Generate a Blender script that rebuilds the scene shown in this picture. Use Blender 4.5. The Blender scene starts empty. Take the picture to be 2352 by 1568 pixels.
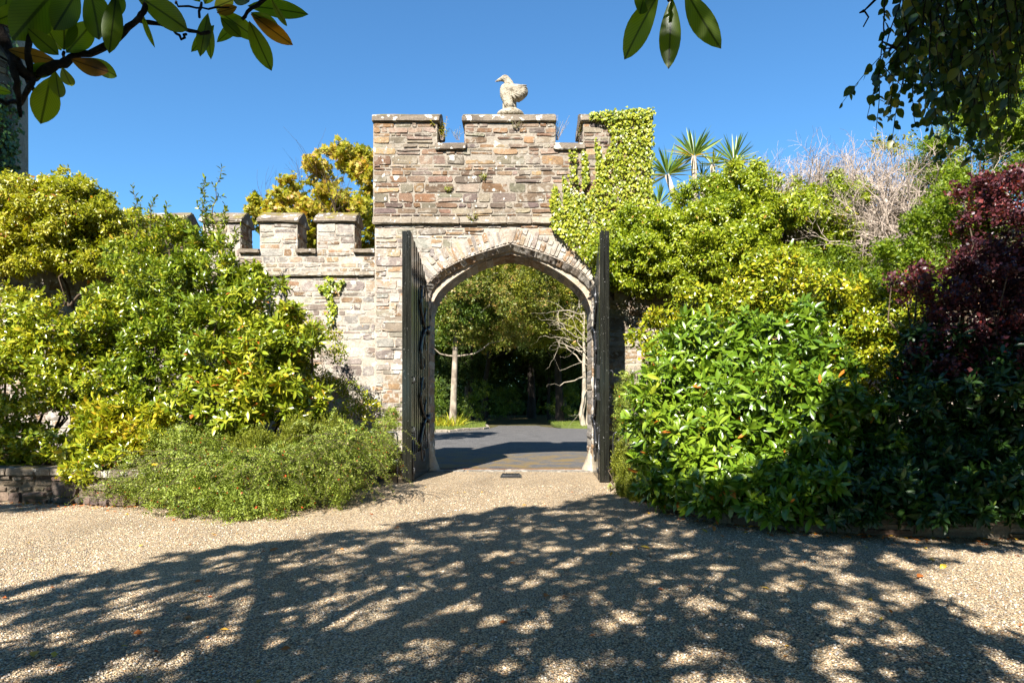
import bpy, bmesh, math, random
import numpy as np
from mathutils import Vector, Matrix

R = math.radians
C = bpy.context.scene.collection
SC = bpy.context.scene
rng = np.random.default_rng(7)
random.seed(7)

# ------------------------------------------------------------------ camera, sky, sun, exposure
CAMZ, FPX, CX, HY = 1.6, 1500.0, 1176.0, 912.0
cam_d = bpy.data.cameras.new('camera')
cam = bpy.data.objects.new('camera', cam_d)
C.objects.link(cam)
cam.location = (0, 0, CAMZ)
cam.rotation_euler = (R(90), 0, 0)
cam_d.sensor_width = 36.0
cam_d.lens = 36.0 * FPX / 2352.0
cam_d.shift_y = (HY - 784.0) / 2352.0
cam_d.clip_start, cam_d.clip_end = 0.05, 2000
SC.camera = cam

SUN = Vector((0.56, 1.65, -1.47)).normalized()        # the way the light travels
EL = math.asin(-SUN.z)
AZ = math.atan2(-SUN.x, -SUN.y)
w = bpy.data.worlds.new('World')
SC.world = w
w.use_nodes = True
nt = w.node_tree
sky = nt.nodes.new('ShaderNodeTexSky')
sky.sky_type = 'NISHITA'
sky.sun_disc = False
sky.sun_elevation = EL
sky.sun_rotation = AZ
sky.altitude = 200
sky.air_density = 1.0
sky.dust_density = 0.0
sky.ozone_density = 3.0
bg = nt.nodes['Background']
bg.inputs['Strength'].default_value = 0.05
tint = nt.nodes.new('ShaderNodeMix')
tint.data_type = 'RGBA'
tint.blend_type = 'MULTIPLY'
tint.inputs[0].default_value = 1.0
tint.inputs[7].default_value = (0.66, 1.12, 1.36, 1)        # the deep clear blue of this sky
nt.links.new(sky.outputs[0], tint.inputs[6])
nt.links.new(tint.outputs[2], bg.inputs['Color'])
sun_d = bpy.data.lights.new('sun', 'SUN')
sun_d.energy = 5.0
sun_d.angle = R(0.53)
sun_d.color = (1.0, 0.965, 0.91)
sun = bpy.data.objects.new('sun', sun_d)
C.objects.link(sun)
sun.rotation_euler = SUN.to_track_quat('-Z', 'Y').to_euler()
SC.view_settings.view_transform = 'Standard'
SC.view_settings.look = 'None'
SC.view_settings.exposure = 1.68
SC.view_settings.gamma = 1.0
SC.cycles.max_bounces = 8
SC.cycles.transparent_max_bounces = 8


def P(px, py, D):
    """point at distance D seen at that place of the 2352 x 1568 photograph"""
    return Vector(((px - CX) * D / FPX, D, CAMZ + (HY - py) * D / FPX))


# ------------------------------------------------------------------ object helpers
def tag(o, label=None, cat=None, group=None, kind=None):
    if label: o['label'] = label
    if cat: o['category'] = cat
    if group: o['group'] = group
    if kind: o['kind'] = kind
    return o


def thing(name, label, cat, loc=(0, 0, 0), group=None, rz=0.0):
    o = bpy.data.objects.new(name, None)
    o.empty_display_size = 0.2
    o.location = loc
    o.rotation_euler = (0, 0, rz)
    C.objects.link(o)
    return tag(o, label, cat, group)


def link(name, me, mat, parent=None, smooth=False):
    o = bpy.data.objects.new(name, me)
    C.objects.link(o)
    if mat is not None and not me.materials:
        me.materials.append(mat)
    if parent is not None:
        o.parent = parent
        if parent.parent is None:
            o.matrix_parent_inverse = Matrix.LocRotScale(parent.location, parent.rotation_euler, None).inverted()
    if smooth:
        me.polygons.foreach_set('use_smooth', np.ones(len(me.polygons), bool))
    return o


class MB:
    """collects vertices, faces and a colour per vertex; build() links ONE mesh object"""
    def __init__(s):
        s.v, s.f, s.c = [], [], []
        s.col = (0.4, 0.35, 0.28)

    def add(s, vs, fs, col=None):
        b = len(s.v)
        s.v.extend([tuple(q) for q in vs])
        s.f.extend([tuple(i + b for i in f) for f in fs])
        s.c.extend([col or s.col] * len(vs))

    def box(s, x0, x1, y0, y1, z0, z1, col=None):
        s.add([(x0, y0, z0), (x1, y0, z0), (x1, y1, z0), (x0, y1, z0), (x0, y0, z1), (x1, y0, z1), (x1, y1, z1), (x0, y1, z1)],
              [(0, 3, 2, 1), (4, 5, 6, 7), (0, 1, 5, 4), (1, 2, 6, 5), (2, 3, 7, 6), (3, 0, 4, 7)], col)

    def prism(s, pts, y0, y1, col=None):
        """outline in x,z extruded from y0 (front) to y1"""
        n = len(pts)
        vs = [(x, y0, z) for x, z in pts] + [(x, y1, z) for x, z in pts]
        fs = [tuple(range(n)), tuple(range(2 * n - 1, n - 1, -1))]
        fs += [(i, i + n, (i + 1) % n + n, (i + 1) % n) for i in range(n)]
        s.add(vs, fs, col)

    def tube(s, pts, rad, seg=6, col=None, cap=True, flat=1.0):
        pts = [Vector(p) for p in pts]
        n = len(pts)
        if not hasattr(rad, '__len__'): rad = [rad] * n
        vs, fs = [], []
        t = (pts[1] - pts[0]).normalized()
        a = t.orthogonal().normalized()
        for i in range(n):
            t2 = (pts[min(i + 1, n - 1)] - pts[max(i - 1, 0)])
            if t2.length > 1e-9: t = t2.normalized()
            a = (a - t * a.dot(t))
            a = a.normalized() if a.length > 1e-6 else t.orthogonal().normalized()
            b = t.cross(a)
            for k in range(seg):
                an = 2 * math.pi * k / seg
                vs.append(pts[i] + (a * math.cos(an) * flat + b * math.sin(an)) * rad[i])
        for i in range(n - 1):
            for k in range(seg):
                k2 = (k + 1) % seg
                fs.append((i * seg + k, i * seg + k2, (i + 1) * seg + k2, (i + 1) * seg + k))
        if cap:
            fs.append(tuple(range(seg - 1, -1, -1)))
            fs.append(tuple((n - 1) * seg + k for k in range(seg)))
        s.add(vs, fs, col)

    def build(s, name, mat, parent=None, smooth=False):
        me = bpy.data.meshes.new(name)
        me.from_pydata(s.v, [], s.f)
        a = me.attributes.new('col', 'FLOAT_COLOR', 'POINT')
        arr = np.ones((len(s.v), 4), np.float32)
        arr[:, :3] = np.array(s.c, np.float32)
        a.data.foreach_set('color', arr.ravel())
        me.update()
        return link(name, me, mat, parent, smooth)


def fix_normals(o):
    bm = bmesh.new()
    bm.from_mesh(o.data)
    bmesh.ops.recalc_face_normals(bm, faces=bm.faces)
    bm.to_mesh(o.data)
    bm.free()
    return o


# ------------------------------------------------------------------ material helpers
class NT:
    def __init__(s, name):
        s.m = bpy.data.materials.new(name)
        s.m.use_nodes = True
        s.t = s.m.node_tree
        s.b = s.t.nodes['Principled BSDF']
        s.out = s.t.nodes['Material Output']

    def n(s, typ, **kw):
        nd = s.t.nodes.new(typ)
        for k, v in kw.items():
            if k in nd.inputs: nd.inputs[k].default_value = v
            else: setattr(nd, k, v)
        return nd

    def l(s, a, b): s.t.links.new(a, b)

    def obj(s):
        if not hasattr(s, '_o'): s._o = s.n('ShaderNodeTexCoord').outputs['Object']
        return s._o

    def noise(s, scale, detail=4, rough=0.55, vec=None, dist=0.0):
        nd = s.n('ShaderNodeTexNoise')
        nd.inputs['Scale'].default_value = scale
        nd.inputs['Detail'].default_value = detail
        nd.inputs['Roughness'].default_value = rough
        nd.inputs['Distortion'].default_value = dist
        s.l(vec or s.obj(), nd.inputs['Vector'])
        return nd.outputs['Fac']

    def ramp(s, fac, stops, interp='LINEAR'):
        nd = s.n('ShaderNodeValToRGB')
        nd.color_ramp.interpolation = interp
        el = nd.color_ramp.elements
        while len(el) < len(stops): el.new(0.5)
        for e, (p, c) in zip(el, stops):
            e.position = p
            e.color = (c, c, c, 1) if not hasattr(c, '__len__') else (*c, 1)
        s.l(fac, nd.inputs[0])
        return nd.outputs['Color']

    def mix(s, fac, a, b, typ='MIX'):
        nd = s.n('ShaderNodeMix', data_type='RGBA', blend_type=typ)
        for sock, v in ((nd.inputs[0], fac), (nd.inputs[6], a), (nd.inputs[7], b)):
            if hasattr(v, 'is_linked'): s.l(v, sock)
            else: sock.default_value = v if not hasattr(v, '__len__') else (*v, 1)
        return nd.outputs[2]

    def math(s, op, a, b=0.0):
        nd = s.n('ShaderNodeMath', operation=op)
        for i, v in enumerate((a, b)):
            if hasattr(v, 'is_linked'): s.l(v, nd.inputs[i])
            else: nd.inputs[i].default_value = v
        return nd.outputs[0]

    def bump(s, h, strength=0.5, dist=0.02, nrm=None):
        nd = s.n('ShaderNodeBump')
        nd.inputs['Strength'].default_value = strength
        nd.inputs['Distance'].default_value = dist
        s.l(h, nd.inputs['Height'])
        if nrm is not None: s.l(nrm, nd.inputs['Normal'])
        return nd.outputs[0]

    def fin(s, col, rough=0.8, spec=0.3, nrm=None):
        for k, v in (('Base Color', col), ('Roughness', rough), ('Specular IOR Level', spec)):
            if hasattr(v, 'is_linked'): s.l(v, s.b.inputs[k])
            else: s.b.inputs[k].default_value = v if not hasattr(v, '__len__') else (*v, 1)
        if nrm is not None: s.l(nrm, s.b.inputs['Normal'])
        return s.m


def attr(m, name, out='Color'):
    return m.n('ShaderNodeAttribute', attribute_name=name).outputs[out]


def masonry_mat(name, white=0.5, ochre=0.5, mortar=(0.50, 0.43, 0.33), smear=0.55):
    m = NT(name)
    col = attr(m, 'col')
    big = m.noise(3.0, 8, 0.65)
    fine = m.noise(28, 6, 0.7)
    grain = m.noise(120, 3, 0.6)
    c = m.mix(1.0, col, m.ramp(big, [(0.25, 0.62), (0.75, 1.35)]), 'MULTIPLY')
    c = m.mix(1.0, c, m.ramp(fine, [(0.3, 0.72), (0.7, 1.25)]), 'MULTIPLY')
    sm = m.ramp(m.noise(6.5, 7, 0.62, dist=0.6), [(smear, 0.0), (smear + 0.07, 0.85)])
    c = m.mix(sm, c, m.mix(fine, [k * 0.8 for k in mortar], [k * 1.12 for k in mortar]))
    # crusty pale lichen: rounded blotches of many sizes
    v = m.n('ShaderNodeTexVoronoi', feature='F1')
    wob = m.n('ShaderNodeTexNoise'); wob.inputs['Scale'].default_value = 9; wob.inputs['Detail'].default_value = 3
    m.l(m.obj(), wob.inputs['Vector'])
    vm = m.n('ShaderNodeVectorMath', operation='MULTIPLY_ADD')
    m.l(wob.outputs['Color'], vm.inputs[0]); vm.inputs[1].default_value = (0.16, 0.16, 0.16); m.l(m.obj(), vm.inputs[2])
    m.l(vm.outputs[0], v.inputs['Vector'])
    v.inputs['Scale'].default_value = 4.2
    cellr = m.n('ShaderNodeSeparateColor'); m.l(v.outputs['Color'], cellr.inputs[0])
    rad = m.math('MULTIPLY', m.math('POWER', cellr.outputs[0], 2.2), 0.30 * white + 0.04)
    spot = m.ramp(m.math('SUBTRACT', rad, v.outputs['Distance']), [(0.0, 0.0), (0.03, 1.0)])
    v2 = m.n('ShaderNodeTexVoronoi', feature='F1'); m.l(vm.outputs[0], v2.inputs['Vector']); v2.inputs['Scale'].default_value = 12
    c2 = m.n('ShaderNodeSeparateColor'); m.l(v2.outputs['Color'], c2.inputs[0])
    rad2 = m.math('MULTIPLY', m.math('POWER', c2.outputs[1], 3.0), 0.32 * white + 0.02)
    spot2 = m.ramp(m.math('SUBTRACT', rad2, v2.outputs['Distance']), [(0.0, 0.0), (0.04, 1.0)])
    patch = m.ramp(m.noise(0.9, 3, 0.5), [(0.42, 0.15), (0.62, 1.0)])
    both = m.math('MULTIPLY', m.math('MAXIMUM', spot, spot2), patch)
    both = m.math('MULTIPLY', both, m.ramp(fine, [(0.3, 0.5), (0.6, 1.0)]))
    c = m.mix(both, c, (0.66, 0.63, 0.55))
    oc = m.ramp(m.noise(11, 6, 0.7), [(0.70 - 0.08 * ochre, 0.0), (0.76 - 0.08 * ochre, 0.8)])
    oc = m.math('MULTIPLY', oc, m.ramp(m.noise(1.3, 2), [(0.4, 0.1), (0.65, 1.0)]))
    c = m.mix(oc, c, (0.48, 0.27, 0.06))
    c = m.mix(m.ramp(m.noise(2.2, 6, 0.7), [(0.58, 0.0), (0.74, 0.6)]), c, (0.115, 0.095, 0.075))
    h = m.math('ADD', m.math('MULTIPLY', fine, 0.6), m.math('MULTIPLY', grain, 0.25))
    h = m.math('ADD', h, m.math('MULTIPLY', big, 0.8))
    return m.fin(c, 0.92, 0.15, m.bump(h, 0.9, 0.035))


def coping_mat():
    m = NT('coping stone')
    big = m.noise(2.2, 6, 0.6); fine = m.noise(45, 5, 0.7)
    c = m.ramp(big, [(0.3, (0.13, 0.105, 0.08)), (0.7, (0.26, 0.21, 0.155))])
    c = m.mix(1.0, c, m.ramp(fine, [(0.3, 0.6), (0.7, 1.3)]), 'MULTIPLY')
    geo = m.n('ShaderNodeNewGeometry')
    sep = m.n('ShaderNodeSeparateXYZ'); m.l(geo.outputs['Normal'], sep.inputs[0])
    up = m.ramp(sep.outputs[2], [(0.35, 0.0), (0.6, 1.0)])
    wl = m.ramp(m.noise(5.5, 3, 0.5), [(0.60, 0.0), (0.63, 1.0)])
    c = m.mix(wl, c, (0.58, 0.54, 0.46))
    moss = m.math('MULTIPLY', up, m.ramp(m.noise(3.1, 5, 0.6), [(0.47, 0.0), (0.60, 0.9)]))
    c = m.mix(moss, c, (0.15, 0.12, 0.02))
    return m.fin(c, 0.95, 0.1, m.bump(m.math('ADD', fine, big), 0.8, 0.02))


def leaf_mat(name, stops, trans=0.35, rough=0.4, spec=0.5, tcol=1.5, vein=False):
    """stops: (position, colour) over a random number per leaf"""
    m = NT(name)
    rnd = attr(m, 'rnd', 'Fac')
    c = m.ramp(rnd, stops)
    if vein:
        u = m.math('ABSOLUTE', attr(m, 'lu', 'Fac'))
        rib = m.ramp(u, [(0.0, 0.3), (0.05, 0.35), (0.10, 1.0)])
        c = m.mix(1.0, c, rib, 'MULTIPLY')
        lv = attr(m, 'lv', 'Fac')
        sp = m.math('ADD', lv, m.math('MULTIPLY', m.noise(30, 2), 0.12))
        c = m.mix(m.ramp(sp, [(1.015, 0.0), (1.02, 1.0)]), c, (0.012, 0.008, 0.006))
        wv = m.math('SINE', m.math('MULTIPLY', m.math('SUBTRACT', lv, m.math('MULTIPLY', u, 0.35)), 95.0))
        c = m.mix(1.0, c, m.ramp(wv, [(0.6, 1.0), (1.0, 0.72)]), 'MULTIPLY')
    m.fin(c, rough, spec)
    tr = m.n('ShaderNodeBsdfTranslucent')
    tc = m.mix(1.0, c, (tcol * 1.05, tcol * 1.1, tcol * 0.35), 'MULTIPLY')
    m.l(tc, tr.inputs['Color'])
    mx = m.n('ShaderNodeMixShader')
    mx.inputs[0].default_value = trans
    m.l(m.b.outputs[0], mx.inputs[1]); m.l(tr.outputs[0], mx.inputs[2])
    m.l(mx.outputs[0], m.out.inputs['Surface'])
    return m.m


def bark_mat(name, a, b, scale=14, stretch=0.25):
    m = NT(name)
    mp = m.n('ShaderNodeMapping'); mp.inputs['Scale'].default_value = (1, 1, stretch)
    m.l(m.obj(), mp.inputs[0])
    f = m.noise(scale, 6, 0.65, mp.outputs[0])
    g = m.noise(2.5, 3)
    c = m.ramp(f, [(0.3, a), (0.7, b)])
    c = m.mix(1.0, c, m.ramp(g, [(0.3, 0.6), (0.7, 1.25)]), 'MULTIPLY')
    return m.fin(c, 0.9, 0.2, m.bump(f, 0.8, 0.03))


def gravel_mat():
    m = NT('pea gravel')
    v = m.n('ShaderNodeTexVoronoi', feature='F1'); v.inputs['Scale'].default_value = 80; v.inputs['Randomness'].default_value = 1.0
    m.l(m.obj(), v.inputs['Vector'])
    sp = m.n('ShaderNodeSeparateColor'); m.l(v.outputs['Color'], sp.inputs[0])
    c = m.ramp(sp.outputs[0], [(0.0, (0.146, 0.095, 0.056)), (0.12, (0.302, 0.241, 0.179)), (0.22, (0.605, 0.381, 0.174)), (0.42, (0.739, 0.538, 0.302)),
                               (0.60, (0.784, 0.616, 0.386)), (0.78, (0.515, 0.398, 0.263)), (0.90, (0.900, 0.784, 0.582)), (1.0, (0.650, 0.314, 0.112))])
    c = m.mix(1.0, c, m.ramp(v.outputs['Distance'], [(0.30, 1.0), (0.68, 0.25)]), 'MULTIPLY')
    c = m.mix(1.0, c, m.ramp(m.noise(0.7, 4, 0.6), [(0.3, 0.88), (0.7, 1.1)]), 'MULTIPLY')
    dirt = m.ramp(m.noise(1.1, 6, 0.7), [(0.57, 0.0), (0.75, 0.4)])
    c = m.mix(dirt, c, (0.20, 0.13, 0.07))
    mp = m.n('ShaderNodeMapping'); mp.inputs['Scale'].default_value = (1.1, 0.16, 1); m.l(m.obj(), mp.inputs[0])
    c = m.mix(1.0, c, m.ramp(m.noise(1.0, 3, 0.5, mp.outputs[0]), [(0.35, 0.84), (0.65, 1.10)]), 'MULTIPLY')
    h = m.math('SUBTRACT', m.math('MULTIPLY', sp.outputs[1], 0.5), v.outputs['Distance'])
    return m.fin(c, 0.75, 0.3, m.bump(h, 1.0, 0.014))


def pebble_mat():
    m = NT('loose pebbles')
    c = m.ramp(attr(m, 'rnd', 'Fac'), [(0.0, (0.14, 0.10, 0.07)), (0.14, (0.25, 0.23, 0.21)), (0.3, (0.46, 0.29, 0.15)), (0.5, (0.56, 0.42, 0.26)),
                                       (0.72, (0.60, 0.47, 0.31)), (0.85, (0.34, 0.30, 0.26)), (0.95, (0.74, 0.66, 0.53)), (1.0, (0.48, 0.24, 0.10))])
    return m.fin(c, 0.6, 0.35)


def asphalt_mat():
    m = NT('worn asphalt')
    f = m.noise(60, 3, 0.7); g = m.noise(1.6, 7, 0.7)
    c = m.ramp(f, [(0.35, (0.050, 0.047, 0.044)), (0.60, (0.105, 0.098, 0.092)), (0.72, (0.36, 0.32, 0.28))])
    c = m.mix(1.0, c, m.ramp(g, [(0.3, 0.75), (0.7, 1.25)]), 'MULTIPLY')
    sep = m.n('ShaderNodeSeparateXYZ'); m.l(m.obj(), sep.inputs[0])
    near = m.ramp(m.math('MULTIPLY', sep.outputs[1], 0.02), [(0.34, 1.0), (0.42, 0.0)])
    moss = m.math('MULTIPLY', near, m.ramp(m.noise(1.6, 5, 0.65), [(0.44, 0.0), (0.58, 0.75)]))
    c = m.mix(moss, c, (0.16, 0.10, 0.02))
    return m.fin(c, 0.85, 0.25, m.bump(f, 0.5, 0.006))


def ground_mat(name, a, b, scale=3.0):
    m = NT(name)
    f = m.noise(scale, 6, 0.65); g = m.noise(40, 4, 0.7)
    c = m.mix(1.0, m.ramp(f, [(0.3, a), (0.7, b)]), m.ramp(g, [(0.3, 0.6), (0.7, 1.35)]), 'MULTIPLY')
    return m.fin(c, 0.95, 0.1, m.bump(g, 0.7, 0.03))


def paint_mat():
    m = NT('black gloss paint')
    mp = m.n('ShaderNodeMapping'); mp.inputs['Scale'].default_value = (1, 1, 0.08)
    m.l(m.obj(), mp.inputs[0])
    streak = m.noise(22, 5, 0.6, mp.outputs[0])
    c = m.ramp(streak, [(0.35, (0.007, 0.007, 0.006)), (0.75, (0.018, 0.018, 0.012))])
    chip = m.ramp(m.noise(48, 3, 0.6), [(0.70, 0.0), (0.725, 1.0)])
    c = m.mix(chip, c, (0.32, 0.31, 0.29))
    return m.fin(c, m.ramp(streak, [(0.3, 0.12), (0.8, 0.28)]), 0.5, m.bump(streak, 0.08, 0.004))


def iron_mat():
    m = NT('black iron')
    f = m.noise(40, 5, 0.7)
    c = m.ramp(f, [(0.4, (0.012, 0.012, 0.014)), (0.68, (0.03, 0.028, 0.026)), (0.76, (0.20, 0.18, 0.16))])
    return m.fin(c, 0.32, 0.5, m.bump(f, 0.3, 0.004))


def statue_mat():
    m = NT('weathered statue stone')
    f = m.noise(14, 6, 0.7); g = m.noise(70, 4, 0.7)
    c = m.ramp(g, [(0.3, (0.27, 0.23, 0.165)), (0.7, (0.50, 0.44, 0.33))])
    c = m.mix(m.ramp(f, [(0.52, 0.0), (0.60, 0.8)]), c, (0.13, 0.095, 0.055))
    return m.fin(c, 0.92, 0.15, m.bump(m.math('ADD', f, g), 1.0, 0.025))


M = {}
M['wall'] = masonry_mat('tower masonry', white=0.9, ochre=0.7, mortar=(0.29, 0.25, 0.195), smear=0.535)
M['pale wall'] = masonry_mat('pale lichened masonry', white=1.0, ochre=0.7, mortar=(0.36, 0.32, 0.265), smear=0.51)
M['low wall'] = masonry_mat('low bed masonry', white=0.3, ochre=0.3, mortar=(0.17, 0.135, 0.10), smear=0.60)
M['coping'] = coping_mat()
M['gravel'] = gravel_mat()
M['pebble'] = pebble_mat()
M['asphalt'] = asphalt_mat()
M['soil'] = ground_mat('bed soil', (0.03, 0.02, 0.012), (0.09, 0.06, 0.035))
M['forest'] = ground_mat('woodland floor', (0.05, 0.04, 0.02), (0.10, 0.09, 0.035))
M['lawn'] = ground_mat('lawn turf', (0.07, 0.09, 0.02), (0.12, 0.145, 0.03))
M['paint'] = paint_mat()
M['iron'] = iron_mat()
M['statue'] = statue_mat()
M['bark'] = bark_mat('brown bark', (0.05, 0.035, 0.022), (0.14, 0.10, 0.065))
M['dark bark'] = bark_mat('dark branch bark', (0.012, 0.009, 0.007), (0.05, 0.038, 0.03), 30, 1)
M['pale bark'] = bark_mat('pale bark', (0.22, 0.175, 0.115), (0.46, 0.39, 0.29))
M['mid bark'] = bark_mat('mottled bark', (0.14, 0.10, 0.07), (0.42, 0.35, 0.26), 5, 0.4)
M['twig'] = bark_mat('bleached twigs', (0.24, 0.18, 0.135), (0.44, 0.36, 0.29), 20, 1)
M['palm bark'] = bark_mat('palm bark', (0.30, 0.23, 0.17), (0.55, 0.46, 0.36), 20, 3)
GREEN = (0.10, 0.17, 0.018)
M['ivy'] = leaf_mat('ivy leaves', [(0, (0.11, 0.155, 0.010)), (0.5, (0.25, 0.28, 0.015)), (0.9, (0.39, 0.38, 0.03)), (1.0, (0.50, 0.45, 0.09))], 0.30, 0.38)
M['ivy bush'] = leaf_mat('mature ivy leaves', [(0, (0.08, 0.13, 0.008)), (0.5, (0.22, 0.27, 0.012)), (0.9, (0.36, 0.37, 0.025)), (0.97, (0.42, 0.40, 0.07)), (1.0, (0.45, 0.25, 0.05))], 0.32, 0.36)
M['ivy gold'] = leaf_mat('golden ivy leaves', [(0, (0.12, 0.15, 0.010)), (0.45, (0.29, 0.29, 0.016)), (0.85, (0.44, 0.38, 0.04)), (0.96, (0.48, 0.40, 0.08)), (1.0, (0.45, 0.18, 0.04))], 0.32, 0.36)
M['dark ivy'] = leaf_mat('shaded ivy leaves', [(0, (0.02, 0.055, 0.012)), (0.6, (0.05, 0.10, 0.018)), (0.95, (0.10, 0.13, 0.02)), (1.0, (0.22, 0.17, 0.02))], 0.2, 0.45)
M['laurel'] = leaf_mat('laurel leaves', [(0, (0.06, 0.11, 0.008)), (0.5, (0.17, 0.22, 0.012)), (0.9, (0.33, 0.33, 0.022)), (1.0, (0.42, 0.28, 0.03))], 0.17, 0.28, 0.6)
M['camellia'] = leaf_mat('yellow green camellia leaves', [(0, (0.07, 0.13, 0.008)), (0.4, (0.19, 0.23, 0.010)), (0.85, (0.34, 0.31, 0.015)), (1.0, (0.46, 0.30, 0.02))], 0.17, 0.26, 0.6)
M['rhodo'] = leaf_mat('rhododendron leaves', [(0, (0.045, 0.095, 0.006)), (0.5, (0.108, 0.182, 0.010)), (0.93, (0.20, 0.27, 0.019)), (0.99, (0.31, 0.32, 0.025)), (1.0, (0.50, 0.16, 0.02))], 0.17, 0.30, 0.6)
M['rhodo warm'] = leaf_mat('warm rhododendron leaves', [(0, (0.07, 0.12, 0.008)), (0.5, (0.18, 0.22, 0.010)), (0.88, (0.33, 0.32, 0.02)), (0.96, (0.40, 0.25, 0.02)), (1.0, (0.45, 0.12, 0.02))], 0.17, 0.30, 0.6)
M['cotoneaster'] = leaf_mat('cotoneaster leaves', [(0, (0.07, 0.105, 0.014)), (0.5, (0.18, 0.225, 0.028)), (0.9, (0.32, 0.36, 0.06)), (0.985, (0.30, 0.33, 0.12)), (1.0, (0.55, 0.07, 0.02))], 0.25, 0.5, 0.3)
M['heath'] = leaf_mat('heath needles', [(0, (0.08, 0.10, 0.015)), (0.6, (0.17, 0.19, 0.02)), (1.0, (0.28, 0.27, 0.03))], 0.25, 0.5, 0.2)
M['maple'] = leaf_mat('autumn maple leaves', [(0, (0.20, 0.22, 0.015)), (0.45, (0.32, 0.30, 0.03)), (0.78, (0.46, 0.33, 0.06)), (1.0, (0.52, 0.26, 0.12))], 0.4, 0.5, 0.3)
M['shade darkened green'] = leaf_mat('shade darkened green leaves', [(0, (0.012, 0.035, 0.006)), (0.8, (0.035, 0.075, 0.010)), (1.0, (0.08, 0.12, 0.012))], 0.12, 0.36, 0.4)  # leaf green darkened to stand in for the corner's shade
M['purple'] = leaf_mat('purple smoke bush leaves', [(0, (0.025, 0.008, 0.012)), (0.6, (0.075, 0.020, 0.026)), (0.93, (0.15, 0.032, 0.030)), (1.0, (0.32, 0.04, 0.02))], 0.25, 0.40, 0.45, 1.2)
M['fine green'] = leaf_mat('fine fresh leaves', [(0, (0.05, 0.10, 0.008)), (0.5, (0.14, 0.20, 0.012)), (1.0, (0.26, 0.30, 0.02))], 0.38, 0.45, 0.3)
M['wood green'] = leaf_mat('woodland leaves', [(0, (0.039, 0.075, 0.007)), (0.6, (0.096, 0.143, 0.013)), (1.0, (0.193, 0.214, 0.021))], 0.3, 0.45, 0.35)
M['wood olive'] = leaf_mat('olive woodland leaves', [(0, (0.094, 0.121, 0.011)), (0.6, (0.212, 0.219, 0.018)), (0.95, (0.354, 0.306, 0.035)), (1.0, (0.425, 0.175, 0.035))], 0.3, 0.45, 0.35)
M['wood rust'] = leaf_mat('rusty woodland leaves', [(0, (0.070, 0.106, 0.013)), (0.5, (0.167, 0.185, 0.026)), (0.8, (0.282, 0.202, 0.053)), (1.0, (0.334, 0.158, 0.053))], 0.3, 0.45, 0.35)
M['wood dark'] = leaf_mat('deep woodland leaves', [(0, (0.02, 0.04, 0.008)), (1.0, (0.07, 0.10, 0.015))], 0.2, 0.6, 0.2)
M['palm'] = leaf_mat('sword leaves', [(0, (0.09, 0.16, 0.03)), (0.6, (0.18, 0.25, 0.045)), (0.85, (0.30, 0.28, 0.04)), (1.0, (0.50, 0.29, 0.06))], 0.3, 0.35, 0.5)
M['magnolia'] = leaf_mat('magnolia leaves', [(0, (0.05, 0.085, 0.008)), (0.6, (0.11, 0.15, 0.010)), (0.9, (0.16, 0.19, 0.014)), (0.93, (0.13, 0.06, 0.012)), (1.0, (0.30, 0.12, 0.012))], 0.55, 0.35, 0.5, 2.6, vein=True)
M['magnolia crown'] = leaf_mat('magnolia crown leaves', [(0, (0.03, 0.05, 0.006)), (1, (0.07, 0.09, 0.008))], 0.08, 0.4)  # darker and less translucent than the near leaves, to deepen the shade below
M['beech crown'] = leaf_mat('weeping tree crown leaves', [(0, (0.018, 0.04, 0.010)), (1, (0.05, 0.08, 0.015))], 0.08, 0.4)  # dulled and nearly opaque so that little sun passes through the crown
M['beech'] = leaf_mat('weeping beech leaves', [(0, (0.018, 0.045, 0.012)), (0.6, (0.05, 0.095, 0.018)), (0.95, (0.12, 0.15, 0.02)), (1.0, (0.32, 0.26, 0.03))], 0.3, 0.35, 0.5)
M['grass'] = leaf_mat('grass blades', [(0, (0.08, 0.12, 0.015)), (1.0, (0.19, 0.22, 0.03))], 0.3, 0.5, 0.3)
M['lily'] = leaf_mat('daylily blades', [(0, (0.20, 0.23, 0.02)), (0.7, (0.38, 0.37, 0.03)), (1.0, (0.46, 0.26, 0.04))], 0.35, 0.45, 0.3)
M['dry leaf'] = leaf_mat('fallen leaf', [(0, (0.30, 0.07, 0.02)), (0.5, (0.45, 0.15, 0.03)), (1.0, (0.55, 0.38, 0.04))], 0.15, 0.6, 0.3)
M['moss'] = ground_mat('moss', (0.10, 0.09, 0.01), (0.22, 0.17, 0.02), 12)


# ------------------------------------------------------------------ leaves in bulk
def template(w, n=3, fold=0.12, curl=0.15, peak=0.5, tip=1.0):
    """one leaf, length 1 along +y, width w: vertices, faces"""
    if n == 0:
        return np.array([(0, 0, 0), (w / 2, peak, fold * w), (0, 1, -curl), (-w / 2, peak, fold * w)], float), [(0, 1, 2, 3)]
    vs = [(0, 0, 0)]
    for i in range(n):
        t = (i + 1) / (n + 1)
        e = math.log(0.5) / math.log(peak)
        hw = w / 2 * math.sin(math.pi * t ** e) ** 0.8 if n > 1 else w / 2
        if n == 1: t = peak
        z = -curl * t * t
        vs += [(-hw, t, z + fold * hw * 2), (0, t, z), (hw, t, z + fold * hw * 2)]
    vs.append((0, tip, -curl))
    fs = [(0, 2, 1), (0, 3, 2)]
    for i in range(n - 1):
        a, b = 1 + 3 * i, 4 + 3 * i
        fs += [(a, a + 1, b + 1, b), (a + 1, a + 2, b + 2, b + 1)]
    a, e = 1 + 3 * (n - 1), len(vs) - 1
    fs += [(a, a + 1, e), (a + 1, a + 2, e)]
    return np.array(vs, float), fs


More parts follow.
